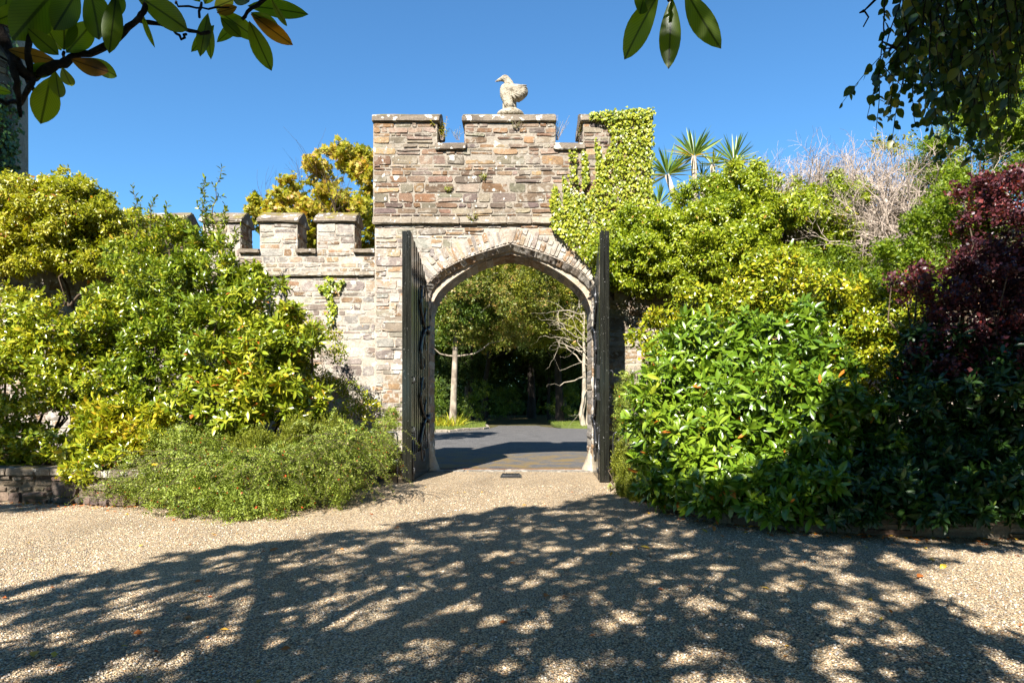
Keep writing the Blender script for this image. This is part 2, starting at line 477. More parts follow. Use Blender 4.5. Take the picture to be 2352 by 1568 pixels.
T_QUAD = template(0.55, 0, 0.2, 0.1)
T_SMALL = template(0.5, 1, 0.15, 0.12, 0.45)
T_IVY = template(0.95, 1, 0.10, 0.12, 0.32)
T_OVAL = template(0.46, 3, 0.14, 0.18, 0.48)
T_LAUREL = template(0.36, 3, 0.16, 0.15, 0.5)
T_RHODO = template(0.32, 3, 0.14, 0.22, 0.55)
T_BEECH = template(0.72, 3, 0.10, 0.12, 0.45)
T_ROUND = template(0.85, 1, 0.08, 0.10, 0.55)
T_BLADE = template(0.05, 3, 0.20, 0.45, 0.35)
T_SWORD = template(0.075, 3, 0.20, 0.06, 0.40)
T_MAG = template(0.40, 8, 0.10, 0.12, 0.52)
_l = [(0, 0), (.28, -.04), (.55, .02), (.34, .22), (.62, .52), (.26, .50), (0, 1), (-.26, .50), (-.62, .52), (-.34, .22), (-.55, .02), (-.28, -.04)]
T_MAPLE = (np.array([(0, .3, 0)] + [(x, y, .12 * abs(x) - .1 * y) for x, y in _l], float), [(0, i + 1, (i + 1) % 12 + 1) for i in range(12)])


def unit(a):
    return a / np.maximum(np.linalg.norm(a, axis=-1, keepdims=True), 1e-9)


def leaf_mesh(name, tmpl, pos, dirs, nrm, size, mat, parent=None, rnd=None, lut=False, width=None):
    tv, tf = tmpl
    n = len(pos)
    y = unit(dirs)
    x = unit(np.cross(y, nrm))
    z = np.cross(x, y)
    s = np.asarray(size).reshape(-1, 1, 1) * np.ones((n, 1, 1))
    sx = s if width is None else s * np.asarray(width).reshape(-1, 1, 1)
    V = pos[:, None, :] + sx * tv[None, :, 0:1] * x[:, None, :] + s * tv[None, :, 1:2] * y[:, None, :] + s * tv[None, :, 2:3] * z[:, None, :]
    nv = len(tv)
    flat = np.array([i for f in tf for i in f])
    cnt = np.array([len(f) for f in tf])
    loops = (flat[None, :] + (np.arange(n) * nv)[:, None]).ravel()
    counts = np.tile(cnt, n)
    starts = np.concatenate([[0], np.cumsum(counts)[:-1]])
    me = bpy.data.meshes.new(name)
    me.vertices.add(n * nv)
    me.vertices.foreach_set('co', V.astype(np.float32).ravel())
    me.loops.add(len(loops))
    me.loops.foreach_set('vertex_index', loops.astype(np.int32))
    me.polygons.add(len(counts))
    me.polygons.foreach_set('loop_start', starts.astype(np.int32))
    if rnd is None: rnd = rng.random(n)
    a = me.attributes.new('rnd', 'FLOAT', 'POINT')
    a.data.foreach_set('value', np.repeat(rnd, nv).astype(np.float32))
    if lut:
        a = me.attributes.new('lu', 'FLOAT', 'POINT'); a.data.foreach_set('value', np.tile(tv[:, 0] / np.abs(tv[:, 0]).max(), n).astype(np.float32))
        a = me.attributes.new('lv', 'FLOAT', 'POINT'); a.data.foreach_set('value', np.tile(tv[:, 1], n).astype(np.float32))
    me.update(calc_edges=True)
    return link(name, me, mat, parent)


def rdir(n):
    return unit(rng.normal(size=(n, 3)))


def clumps(blobs, n_sub, fr, jit=1.0):
    """lumps scattered over the surface of big ellipsoids: rows of centre + radii"""
    out = []
    for b in blobs:
        c, r = np.array(b[:3], float), np.array(b[3:6], float)
        d = rdir(n_sub)
        k = rng.uniform(0.62, 1.0, (n_sub, 1)) ** 0.6
        cc = c + d * r * k * (1 - fr * 0.55)
        rr = r.mean() * fr * rng.uniform(0.6, 1.25, (n_sub, 1)) * np.array([[1, 1, 0.8]])
        out.append(np.hstack([cc, rr]))
    return np.vstack(out)


def tips_on(subs, dens, depth=0.5, back=0.35, low=-0.75):
    """growing points over lumps: positions and outward directions"""
    area = 4 * math.pi * (subs[:, 3:6].mean(1)) ** 2
    cnt = np.maximum(1, rng.poisson(area * dens))
    S = np.repeat(subs, cnt, 0)
    d = rdir(len(S))
    keep = (d[:, 2] > low) & ((d[:, 1] < 0.35) | (rng.random(len(S)) < back))
    S, d = S[keep], d[keep]
    p = S[:, :3] + d * S[:, 3:6] * (1 - depth * rng.random((len(S), 1)) ** 1.5)
    return p, d


def shoots(tips, axes, k, L, a0, a1, droop=0.15, jit=0.25):
    """k leaves round each shoot: base, direction and face of every leaf; a0 = angle of the lowest leaf, a1 of the top one (degrees)"""
    n = len(tips)
    ax = unit(axes)
    ref = rdir(n)
    e1 = unit(np.cross(ax, ref)); e2 = np.cross(ax, e1)
    t = np.linspace(0, 1, k)[None, :, None]
    ph = np.arange(k)[None, :] * 2.4 + rng.random((n, 1)) * 6.28 + rng.normal(0, 0.3, (n, k))
    ang = np.radians(a0 + (a1 - a0) * t) + rng.normal(0, jit * 0.6, (n, k, 1))
    rad = e1[:, None] * np.cos(ph)[..., None] + e2[:, None] * np.sin(ph)[..., None]
    A = ax[:, None]
    d = A * np.cos(ang) + rad * np.sin(ang)
    d[..., 2] -= droop * (1.3 - t[..., 0])
    nr = A * np.sin(ang) - rad * np.cos(ang) + rng.normal(0, jit, (n, k, 3))
    Ls = np.asarray(L).reshape(-1, 1, 1)
    pos = tips[:, None] - A * Ls * (1 - t)
    return pos.reshape(-1, 3), d.reshape(-1, 3), nr.reshape(-1, 3), np.tile(np.arange(k), n)


def foliage(parent, mat, tmpl, tips, nrm, k, L, size, a0=95, a1=35, droop=0.2, up=0.5, wild=0.4, ymax=None, name='foliage', jit=0.25, tint=0.0, zmin=0.03):
    ok = tips[:, 2] > zmin
    if ymax is not None: ok &= tips[:, 1] < ymax
    tips, nrm = tips[ok], nrm[ok]
    ax = unit(nrm * 0.8 + np.array([0, 0, up]) + rng.normal(0, wild, nrm.shape))
    p, d, n, _ = shoots(tips, ax, k, L, a0, a1, droop, jit)
    drift = sum(np.sin(tips @ rng.normal(0, 2.6, 3) + rng.random() * 6) for _ in range(4)) * 0.13
    per_tip = np.repeat(np.clip(rng.random(len(tips)) + drift, 0, 1), k)
    r = np.clip(0.55 * rng.random(len(p)) + 0.44 * per_tip + tint, 0, 1)
    r = np.where(rng.random(len(p)) < 0.009, 1.0, r)
    sz = size * rng.uniform(0.55, 1.2, len(p)) * np.repeat(rng.uniform(0.7, 1.2, len(tips)), k)
    return leaf_mesh(name, tmpl, p, d, n, sz, mat, parent, r)


def pxblob(px, py, D, wpx, hpx, dm):
    c = P(px, py, D)
    return (c.x, c.y, c.z, wpx * D / FPX, dm, hpx * D / FPX)


def grow(mb, p, d, L, r, depth, ends, nch=(2, 3), spread=0.6, up=0.15, seg=5, taper=0.55, bend=0.18, sub=4):
    pts, rad = [Vector(p)], [r]
    d = Vector(d).normalized()
    for i in range(sub):
        d = (d + Vector(rng.normal(0, bend, 3)) + Vector((0, 0, up * 0.4))).normalized()
        pts.append(pts[-1] + d * (L / sub))
        rad.append(r * (1 - (1 - taper) * (i + 1) / sub))
    mb.tube(pts, rad, seg, cap=False)
    if depth <= 0:
        ends.append((pts[-1], d)); ends.append((pts[-2], d))
        return
    for c in range(int(rng.integers(nch[0], nch[1] + 1))):
        j = int(rng.integers(max(1, sub - 2), sub + 1)) if c else sub
        dd = (d + Vector(rng.normal(0, spread, 3)) + Vector((0, 0, up))).normalized()
        grow(mb, pts[j], dd, L * rng.uniform(0.6, 0.85), rad[j] * rng.uniform(0.6, 0.8), depth - 1, ends, nch, spread, up, max(3, seg - 1), taper, bend, max(2, sub - 1))


def stems(parent, base, tops, r0, mat, name='stems', wob=0.12):
    mb = MB()
    for a, b in zip(base, tops):
        a, b = Vector(a), Vector(b)
        pts = [a.lerp(b, t) + Vector(rng.normal(0, wob, 3)) * math.sin(math.pi * t) * (b - a).length * 0.5 for t in np.linspace(0, 1, 6)]
        mb.tube(pts, [r0 * (1 - 0.75 * t) for t in np.linspace(0, 1, 6)], 5, cap=False)
    return mb.build(name, mat, parent, True)


# ------------------------------------------------------------------ masonry
PAL_TOWER = [(0.155, 0.10, 0.065), (0.205, 0.12, 0.065), (0.215, 0.17, 0.12), (0.18, 0.15, 0.105), (0.115, 0.085, 0.07), (0.25, 0.165, 0.09), (0.205, 0.145, 0.10), (0.235, 0.19, 0.135), (0.145, 0.11, 0.085), (0.185, 0.115, 0.075)]
PAL_PALE = [(0.277, 0.234, 0.183), (0.319, 0.281, 0.225), (0.244, 0.196, 0.149), (0.235, 0.149, 0.085), (0.210, 0.178, 0.149), (0.344, 0.306, 0.251), (0.286, 0.217, 0.140), (0.193, 0.153, 0.123), (0.252, 0.162, 0.093), (0.235, 0.212, 0.178)]
PAL_LOW = [(0.12, 0.09, 0.065), (0.16, 0.12, 0.08), (0.09, 0.07, 0.055), (0.19, 0.145, 0.10), (0.14, 0.095, 0.065)]
MORTAR = (0.34, 0.28, 0.215)


def stone(mb, q, y, out, col, to3=None):
    """one rough stone: q = 4 corners in x,z; its face stands proud of the mortar at y"""
    nu, nv = 6, 5
    wd, hd = abs(q[1][0] - q[0][0]) + 1e-6, abs(q[3][1] - q[0][1]) + abs(q[1][1] - q[0][1]) + 1e-6
    ku, kv = min(0.2, 0.008 / wd), min(0.25, 0.008 / hd)
    GU, GV = (0, ku, 0.35, 0.65, 1 - ku, 1), (0, kv, 0.5, 1 - kv, 1)
    q = [np.array(c, float) for c in q]
    vs, fs = [], []
    tilt = rng.normal(0, 0.5, 2)
    for j in range(nv):
        for i in range(nu):
            u, v = GU[i], GV[j]
            eu, ev = 2 * u - 1, 2 * v - 1
            edge = max(abs(eu), abs(ev))
            k = 1 - 0.10 * (eu * eu) * (ev * ev)
            uu, vv = 0.5 + 0.5 * eu * k, 0.5 + 0.5 * ev * k
            p = (q[0] * (1 - uu) + q[1] * uu) * (1 - vv) + (q[3] * (1 - uu) + q[2] * uu) * vv
            p = p + rng.normal(0, 0.004, 2)
            o = out * (0.75 + 0.35 * rng.random() + 0.25 * (tilt[0] * eu + tilt[1] * ev)) if edge < 0.99 else -0.02
            vs.append((p[0], y - o, p[1]))
    for j in range(nv - 1):
        for i in range(nu - 1):
            a = j * nu + i
            fs.append((a, a + 1, a + 1 + nu, a + nu))
    if to3: vs = [to3(*p) for p in vs]
    mb.add(vs, fs, col)


def rubble(mb, x0, x1, z0, z1, y, pal, spans=None, ch=(0.06, 0.19), cw=(0.12, 0.62), gap=0.012, out=0.013, to3=None, vary=0.19, skip=0.06):
    """coursed rubble over the rectangle; spans(z) gives the x intervals left free"""
    z = z0
    while z < z1 - 0.03:
        h = min(rng.uniform(*ch) if rng.random() < 0.8 else ch[1] * 1.25, z1 - z)
        ivs = spans(z + h / 2) if spans else [(x0, x1)]
        for a, b in ivs:
            a, b = max(a, x0), min(b, x1)
            x = a
            while x < b - 0.05:
                ww = min(rng.uniform(*cw) * (0.6 + h / ch[1] * 0.6), b - x)
                if b - (x + ww) < 0.08: ww = b - x
                split = h > 0.13 and rng.random() < 0.25
                zs = [(z, z + h)] if not split else [(z, z + h * 0.5), (z + h * 0.5, z + h)]
                for za, zb in zs:
                    if rng.random() < skip: continue
                    g = gap / 2
                    j = rng.normal(0, min(0.010, h * 0.08), 8)
                    q = [(x + g + j[0], za + g + j[1]), (x + ww - g + j[2], za + g + j[3]), (x + ww - g + j[4], zb - g + j[5]), (x + g + j[6], zb - g + j[7])]
                    c = np.array(pal[int(rng.integers(len(pal)))]) * rng.uniform(1 - vary * 1.6, 1 + vary * 1.6) * (1 + rng.normal(0, 0.03, 3))
                    stone(mb, q, y, out * rng.uniform(0.3, 2.2), tuple(c), to3)
                x += ww
        z += h


def saddle(mb, x0, x1, y0, y1, ze, zt, zr):
    """saddle-back coping: eaves from ze to zt, ridge at zr"""
    ym = (y0 + y1) / 2
    vs = []
    for x in (x0, x1):
        vs += [(x, y0, ze), (x, y0 - 0.004, zt), (x, ym - 0.03, zr), (x, ym + 0.03, zr), (x, y1, zt), (x, y1, ze)]
    fs = [(0, 1, 2, 3, 4, 5), (11, 10, 9, 8, 7, 6)] + [(i, i + 6, (i + 1) % 6 + 6, (i + 1) % 6) for i in range(6)]
    mb.add(vs, fs)


def worn(o, amt=0.008, bevel=0.012, cuts=3):
    """dressed stone: subdivide, soften the arrises, knock the surface about"""
    bm = bmesh.new()
    bm.from_mesh(o.data)
    bmesh.ops.recalc_face_normals(bm, faces=bm.faces)
    bmesh.ops.bevel(bm, geom=[e for e in bm.edges if e.calc_face_angle(0) > 0.3], offset=bevel, segments=2, affect='EDGES')
    long_e = [e for e in bm.edges if e.calc_length() > 0.16]
    bmesh.ops.subdivide_edges(bm, edges=long_e, cuts=cuts, use_grid_fill=True)
    for v in bm.verts: v.co += Vector(rng.normal(0, amt * 0.5, 3))
    bmesh.ops.triangulate(bm, faces=[f for f in bm.faces if len(f.verts) > 4])
    bm.to_mesh(o.data)
    bm.free()
    return o


def curve_pts(keys, n):
    """Catmull-Rom through (x,z) keys"""
    k = [np.array(q, float) for q in keys]
    k = [2 * k[0] - k[1]] + k + [2 * k[-1] - k[-2]]
    out = []
    for i in range(1, len(k) - 2):
        for t in np.linspace(0, 1, n, endpoint=False):
            a, b, c, d = k[i - 1], k[i], k[i + 1], k[i + 2]
            out.append(0.5 * ((2 * b) + (c - a) * t + (2 * a - 5 * b + 4 * c - d) * t * t + (3 * b - a - 3 * c + d) * t ** 3))
    out.append(k[-2])
    return [tuple(q) for q in out]


ACX = -0.025                                             # middle of the arch
OUT_HALF = curve_pts([(1.86, 3.55), (1.83, 3.88), (1.66, 4.14), (1.36, 4.38), (0.80, 4.64), (0.14, 4.845), (0.0, 4.89)], 5)
IN_HALF = curve_pts([(1.763, 3.25), (1.72, 3.55), (1.53, 3.92), (1.06, 4.30), (0.51, 4.575), (0.0, 4.70)], 6)


def full_arch(half):
    """left foot to right foot, in world x"""
    L = [(ACX - x, z) for x, z in half]
    Rr = [(ACX + x, z) for x, z in reversed(half)]
    return L + Rr[1:]


ARCH_O, ARCH_I = full_arch(OUT_HALF), full_arch(IN_HALF)


def arch_off(pts, d):
    out = []
    for i, p in enumerate(pts):
        a, b = np.array(pts[max(i - 1, 0)]), np.array(pts[min(i + 1, len(pts) - 1)])
        t = (b - a) / np.linalg.norm(b - a)
        nrm = np.array((-t[1], t[0]))
        out.append(tuple(np.array(p) + nrm * d))
    return out


YT = 14.0                                               # front of the gate tower
TX0, TX1 = -2.94, 2.97
SPR = 0.40                                              # depth of the arch ring
EXT = arch_off(ARCH_O, SPR)

# ------------------------------------------------------------------ the setting: ground, drive, road, verges
def sheet(name, outline, z, mat, amp=0.0, step=None, kind='structure'):
    if step:
        xs = [p[0] for p in outline]; ys = [p[1] for p in outline]
        nx, ny = int((max(xs) - min(xs)) / step), int((max(ys) - min(ys)) / step)
        gx, gy = np.meshgrid(np.linspace(min(xs), max(xs), nx + 1), np.linspace(min(ys), max(ys), ny + 1))
        gz = z + amp * (np.sin(gx * 1.7 + 0.6 * gy) * np.cos(gy * 1.3 - 0.4 * gx) + 0.5 * np.sin(gx * 4.1) * np.sin(gy * 3.7))
        V = np.stack([gx, gy, gz], -1).reshape(-1, 3)
        F = [(j * (nx + 1) + i, j * (nx + 1) + i + 1, (j + 1) * (nx + 1) + i + 1, (j + 1) * (nx + 1) + i) for j in range(ny) for i in range(nx)]
        me = bpy.data.meshes.new(name); me.from_pydata([tuple(v) for v in V], [], F)
        o = link(name, me, mat, None, True)
    else:
        me = bpy.data.meshes.new(name); me.from_pydata([(x, y, z) for x, y in outline], [], [tuple(range(len(outline)))])
        o = link(name, me, mat)
    o['kind'] = kind
    return o


sheet('ground', [(-900, -300), (900, -300), (900, 1500), (-900, 1500)], -0.06, M['forest'])
sheet('gravel_drive', [(-16, -8), (16, -8), (16, 14.0), (-16, 14.0)], 0.0, M['gravel'], 0.006, 0.4)
road = [(-14, 14.9), (14, 14.9), (14, 31), (6, 32.5), (2.4, 34), (1.6, 36), (1.5, 37), (-0.8, 37), (-0.8, 36), (-1.3, 33.2), (-3.0, 30), (-14, 26.5)]
sheet('road', road, -0.005, M['asphalt'])


def verge(name, outline, parent_kind):
    mb = MB()
    n = len(outline)
    vs = [(x, y, -0.03) for x, y in outline] + [(x, y, 0.10) for x, y in outline]
    mb.add(vs, [tuple(range(n, 2 * n))] + [(i, (i + 1) % n, (i + 1) % n + n, i + n) for i in range(n)])
    o = mb.build(name, M['lawn'])
    o['kind'] = 'structure'
    return fix_normals(o)


VL = [(-14, 26.7), (-3.0, 30.2), (-1.55, 32.6), (-1.3, 33.6), (-1.5, 36), (-1.6, 42), (-14, 42)]
VR = [(2.3, 36), (2.6, 34.6), (3.6, 33.6), (6, 32.8), (14, 31.2), (14, 42), (2.3, 42)]
verge('grass_verge_left', VL, 0)
verge('grass_verge_right', VR, 0)


def blades(name, outline, n, h, mat):
    xs = np.array([p[0] for p in outline]); ys = np.array([p[1] for p in outline])
    p = np.stack([rng.uniform(max(xs.min(), -6), min(xs.max(), 8), n * 3), rng.uniform(ys.min(), ys.max(), n * 3)], 1)
    ins = np.zeros(len(p), bool)
    for i in range(len(xs)):
        j = (i + 1) % len(xs)
        cr = ((ys[i] > p[:, 1]) != (ys[j] > p[:, 1])) & (p[:, 0] < (xs[j] - xs[i]) * (p[:, 1] - ys[i]) / (ys[j] - ys[i] + 1e-12) + xs[i])
        ins ^= cr
    p = p[ins][:n]
    pos = np.column_stack([p, np.full(len(p), 0.10)])
    d = unit(rng.normal(0, 0.35, (len(p), 3)) + np.array([0, 0, 1.0]))
    o = leaf_mesh(name, T_BLADE, pos, d, rdir(len(p)), h * rng.uniform(0.6, 1.3, len(p)), mat, width=np.full(len(p), 3.5))
    o['kind'] = 'stuff'
    return o


tag(blades('grass_blades', VL, 9000, 0.07, M['grass']), 'short mown grass on the verge at the left of the road', 'grass', kind='stuff')
tag(blades('grass_blades', VR, 9000, 0.07, M['grass']), 'short mown grass on the verge at the right of the road', 'grass', kind='stuff')

# kerb of stones along the left verge
kb = MB()
for (xa, ya), (xb, yb) in zip(VL[0:4], VL[1:5]):
    L = math.hypot(xb - xa, yb - ya)
    k = max(1, int(L / 0.55))
    for i in range(k):
        a, b = (i + 0.04) / k, (i + 0.96) / k
        x0, y0, x1, y1 = xa + (xb - xa) * a, ya + (yb - ya) * a, xa + (xb - xa) * b, ya + (yb - ya) * b
        nx, ny = (yb - ya) / L * 0.14, -(xb - xa) / L * 0.14
        h = 0.10 + rng.uniform(-0.015, 0.03)
        kb.add([(x0, y0, -0.02), (x1, y1, -0.02), (x1 + nx, y1 + ny, -0.02), (x0 + nx, y0 + ny, -0.02), (x0, y0, h), (x1, y1, h), (x1 + nx, y1 + ny, h - .01), (x0 + nx, y0 + ny, h - .01)],
               [(0, 3, 2, 1), (4, 5, 6, 7), (0, 1, 5, 4), (1, 2, 6, 5), (2, 3, 7, 6), (3, 0, 4, 7)], (0.30, 0.25, 0.19))
fix_normals(tag(kb.build('kerb', M['low wall']), kind='structure'))

# loose pebbles: real stones over the near gravel
npb = 42000
yy = 2.9 + 9.0 * rng.random(npb) ** 1.7
xx = rng.uniform(-0.92, 0.92, npb) * yy
oct_v = np.array([(1, 0, 0), (0, 1, 0), (-1, 0, 0), (0, -1, 0), (0.5, 0.45, 0.62), (-0.5, 0.5, 0.55), (-0.45, -0.55, 0.6), (0.55, -0.5, 0.55)], float)
oct_f = [(0, 1, 4), (1, 5, 4), (1, 2, 5), (2, 6, 5), (2, 3, 6), (3, 7, 6), (3, 0, 7), (0, 4, 7), (4, 5, 6, 7)]
d = rdir(npb); d[:, 2] *= 0.25
o = leaf_mesh('loose_pebbles', (oct_v, oct_f), np.column_stack([xx, yy, np.full(npb, 0.001)]), d, np.tile([0, 0, 1.0], (npb, 1)) + rng.normal(0, 0.2, (npb, 3)),
              rng.uniform(0.005, 0.011, npb), M['pebble'], width=rng.uniform(0.7, 1.1, npb))
tag(o, 'rounded tan and grey pebbles loose over the gravel drive', 'gravel', kind='stuff')

# ------------------------------------------------------------------ gate tower
tower = thing('gate_tower', 'square brown rubble stone gate tower with battlements, a pointed arch and ivy on its corner', 'gate tower', (0, YT, 0))
ZS = 5.32                                               # string line between lower and upper stage
TD = 1.0                                               # thickness
lo = MB(); lo.col = MORTAR
lo_out = [(TX0, 0), (TX0, ZS), (TX1, ZS), (TX1, 0), (ARCH_O[-1][0], 0)] + list(reversed(ARCH_O)) + [(ARCH_O[0][0], 0)]
lo.prism(lo_out, YT, YT + 0.17)
lo_in = [(TX0, 0), (TX0, ZS), (TX1, ZS), (TX1, 0), (ARCH_I[-1][0], 0)] + list(reversed(ARCH_I)) + [(ARCH_I[0][0], 0)]
lo.prism(lo_in, YT + 0.1702, YT + TD, (0.42, 0.33, 0.23))


def lower_spans(z):
    xs = []
    e = EXT if z > 3.55 else ARCH_O
    if z <= EXT[0][1]:
        return [(TX0, ACX - 1.86 - SPR * 0.55), (ACX + 1.86 + SPR * 0.55, TX1)]
    top = max(p[1] for p in EXT)
    if z > top + 0.03: return [(TX0, TX1)]
    half = 0
    for (xa, za), (xb, zb) in zip(EXT, EXT[1:]):
        if (za - z) * (zb - z) <= 0 and abs(zb - za) > 1e-6:
            half = max(half, abs(xa + (xb - xa) * (z - za) / (zb - za) - ACX))
    return [(TX0, ACX - half - 0.03), (ACX + half + 0.03, TX1)]


rubble(lo, TX0 + 0.01, TX1 - 0.01, 0.02, ZS - 0.03, YT, PAL_PALE, lower_spans, ch=(0.05, 0.16), cw=(0.10, 0.5))
fix_normals(lo.build('lower_wall', M['pale wall'], tower))
# jamb quoins standing beside the opening
for s in (-1, 1):
    qj = MB()
    z = 0.05
    while z < 3.5:
        h = rng.uniform(0.12, 0.30)
        wd = rng.uniform(0.14, 0.24)
        xa = ACX + s * 1.86
        xb = xa + s * wd
        x0, x1 = min(xa, xb), max(xa, xb)
        stone(qj, [(x0 + .008, z + .008), (x1 - .008, z + .008), (x1 - .008, z + h - .008), (x0 + .008, z + h - .008)], YT, 0.014, tuple(np.array(PAL_PALE[int(rng.integers(8))]) * rng.uniform(.9, 1.15)))
        z += h
    fix_normals(qj.build('jamb_stone', M['pale wall'], tower))
# rough inner order of the arch: stones along jambs and soffit
io = MB()


def soffit_strip(mb, pts, y0, y1, pal, inward, chamfer=0.0):
    """rough stones along an arch: a front band y0.. and its soffit"""
    d = [0]
    for a, b in zip(pts, pts[1:]): d.append(d[-1] + math.hypot(b[0] - a[0], b[1] - a[1]))
    def at(s):
        s = min(max(s, 0), d[-1])
        i = max(j for j in range(len(d)) if d[j] <= s + 1e-9)
        i = min(i, len(pts) - 2)
        t = (s - d[i]) / (d[i + 1] - d[i])
        a, b = np.array(pts[i]), np.array(pts[i + 1])
        tt = (b - a) / np.linalg.norm(b - a)
        return a + (b - a) * t, np.array((tt[1], -tt[0]))
    s = 0
    while s < d[-1] - 0.02:
        L = min(rng.uniform(0.10, 0.26), d[-1] - s)
        c = tuple(np.array(pal[int(rng.integers(len(pal)))]) * rng.uniform(0.85, 1.15))
        o = rng.uniform(0.006, 0.028)
        vs, fs = [], []
        nj, ni = 4, 5
        for j in range(nj):
            for i in range(ni):
                e = 0.004 if (i in (0, ni - 1)) else o * rng.uniform(0.6, 1.2)
                p, nn = at(s + L * (i / (ni - 1)))
                q = p + nn * (e * inward + min(j, 2) / 2 * chamfer)
                yj = y0 + (y1 - y0) * j / (nj - 1) * (0.9 if chamfer and j < nj - 1 else 1) + (rng.normal(0, 0.008) if 0 < j < nj - 1 else (-0.012 * rng.random() if j == 0 else 0))
                vs.append((q[0], yj, q[1]))
        for j in range(nj - 1):
            for i in range(ni - 1):
                a = j * ni + i
                fs.append((a, a + 1, a + 1 + ni, a + ni))
        mb.add(vs, fs, c)
        s += L


full_i = [(ARCH_I[0][0], 0.0)] + ARCH_I + [(ARCH_I[-1][0], 0.0)]
full_o = [(ARCH_O[0][0], 0.0)] + ARCH_O + [(ARCH_O[-1][0], 0.0)]
soffit_strip(io, full_i, YT + 0.165, YT + TD, PAL_PALE, 1)
soffit_strip(io, full_o, YT - 0.004, YT + 0.172, PAL_PALE, 1, 0.10)
io.build('arch_soffit', M['pale wall'], tower)
# voussoirs
vo = MB()
dl = [0]
for a, b in zip(ARCH_O, ARCH_O[1:]): dl.append(dl[-1] + math.hypot(b[0] - a[0], b[1] - a[1]))


def arc_at(s, off):
    s = min(max(s, 0), dl[-1])
    i = min(max(j for j in range(len(dl)) if dl[j] <= s + 1e-9), len(ARCH_O) - 2)
    t = (s - dl[i]) / (dl[i + 1] - dl[i])
    a, b = np.array(ARCH_O[i]), np.array(ARCH_O[i + 1])
    e, f = np.array(EXT[i]), np.array(EXT[i + 1])
    p, q = a + (b - a) * t, e + (f - e) * t
    return p + (q - p) * off


s = 0.0
while s < dl[-1] - 0.02:
    L = min(rng.uniform(0.055, 0.12), dl[-1] - s)
    k = rng.uniform(0.82, 1.08)
    cuts = [0.0, k] if rng.random() < 0.55 else [0.0, k * rng.uniform(0.35, 0.65), k]
    for a, b in zip(cuts, cuts[1:]):
        g = 0.007
        q = [arc_at(s + g, a + 0.015), arc_at(s + L - g, a + 0.015), arc_at(s + L - g, b - 0.015), arc_at(s + g, b - 0.015)]
        q = [q[0], q[3], q[2], q[1]]
        stone(vo, q, YT - 0.004, rng.uniform(0.010, 0.026), tuple(np.array(PAL_PALE[int(rng.integers(8))]) * rng.uniform(0.95, 1.25)))
    s += L
fix_normals(vo.build('arch_ring', M['pale wall'], tower))
# upper stage with crenels
up = MB(); up.col = (0.26, 0.22, 0.17)
YU = YT - 0.05
UX0, UX1 = -2.965, 2.975
ZC, ZB = 6.87, 7.47
cre = [(-1.60, -1.005), (0.925, 1.52)]                  # the two crenels
prof = [(UX0, ZS), (UX0, ZB), (cre[0][0], ZB), (cre[0][0], ZC), (cre[0][1], ZC), (cre[0][1], ZB), (cre[1][0], ZB), (cre[1][0], ZC), (cre[1][1], ZC), (cre[1][1], ZB), (UX1, ZB), (UX1, ZS)]
up.prism(prof, YU, YT + TD + 0.02)


def upper_spans(z):
    if z < ZC: return [(UX0, UX1)]
    return [(UX0, cre[0][0]), (cre[0][1], cre[1][0]), (cre[1][1], UX1)]


rubble(up, UX0 + 0.005, UX1 - 0.005, ZS + 0.14, ZB - 0.01, YU, PAL_TOWER, upper_spans, ch=(0.05, 0.165), cw=(0.12, 0.50), gap=0.014, skip=0.05)


def side_faces(mb, x, sgn, y0, y1, z0, z1, pal):
    """rubble on a face looking along x"""
    rubble(mb, y0, y1, z0, z1, 0.0, pal, ch=(0.08, 0.2), cw=(0.2, 0.5), to3=lambda a, b, c: (x - sgn * b, a, c))


side_faces(up, cre[0][0], 1, YU + .01, YT + TD, ZC, ZB, PAL_TOWER)
side_faces(up, cre[0][1], -1, YU + .01, YT + TD, ZC, ZB, PAL_TOWER)
side_faces(up, cre[1][0], 1, YU + .01, YT + TD, ZC, ZB, PAL_TOWER)
side_faces(up, cre[1][1], -1, YU + .01, YT + TD, ZC, ZB, PAL_TOWER)
fix_normals(up.build('upper_wall', M['wall'], tower))
sc = MB()
x = UX0 - 0.02
while x < UX1:
    L = min(rng.uniform(0.5, 1.05), UX1 + 0.02 - x)
    pr = rng.uniform(0.0, 0.012)
    sc.prism([(x + 0.004, ZS - 0.02), (x + 0.004, ZS + 0.125), (x + L - 0.004, ZS + 0.125), (x + L - 0.004, ZS - 0.02)], YU - 0.035 - pr, YU + 0.06, tuple(np.array((0.28, 0.23, 0.17)) * rng.uniform(0.85, 1.15)))
    x += L
worn(sc.build('string_course', M['wall'], tower), 0.008, 0.014)
for a, b in ((UX0 - 0.02, cre[0][0] + 0.06), (cre[0][1] - 0.06, cre[1][0] + 0.02), (cre[1][1] - 0.06, UX1 + 0.03)):
    mb = MB(); saddle(mb, a, b, YU - 0.07, YT + TD + 0.07, ZB + 0.001, ZB + 0.12, ZB + 0.38)
    worn(mb.build('coping_stone', M['coping'], tower), 0.010, 0.015)
for a, b in cre:
    mb = MB()
    x0, x1, y0, y1 = a - 0.035, b + 0.035, YU - 0.09, YT + TD + 0.05
    mb.add([(x0, y0, ZC + .002), (x1, y0, ZC + .002), (x1, y1, ZC + .002), (x0, y1, ZC + .002), (x0, y0, ZC + 0.13), (x1, y0, ZC + 0.13), (x1, y1, ZC + 0.24), (x0, y1, ZC + 0.24)],
           [(0, 3, 2, 1), (4, 5, 6, 7), (0, 1, 5, 4), (1, 2, 6, 5), (2, 3, 7, 6), (3, 0, 4, 7)])
    worn(mb.build('sill_stone', M['coping'], tower), 0.008, 0.012)
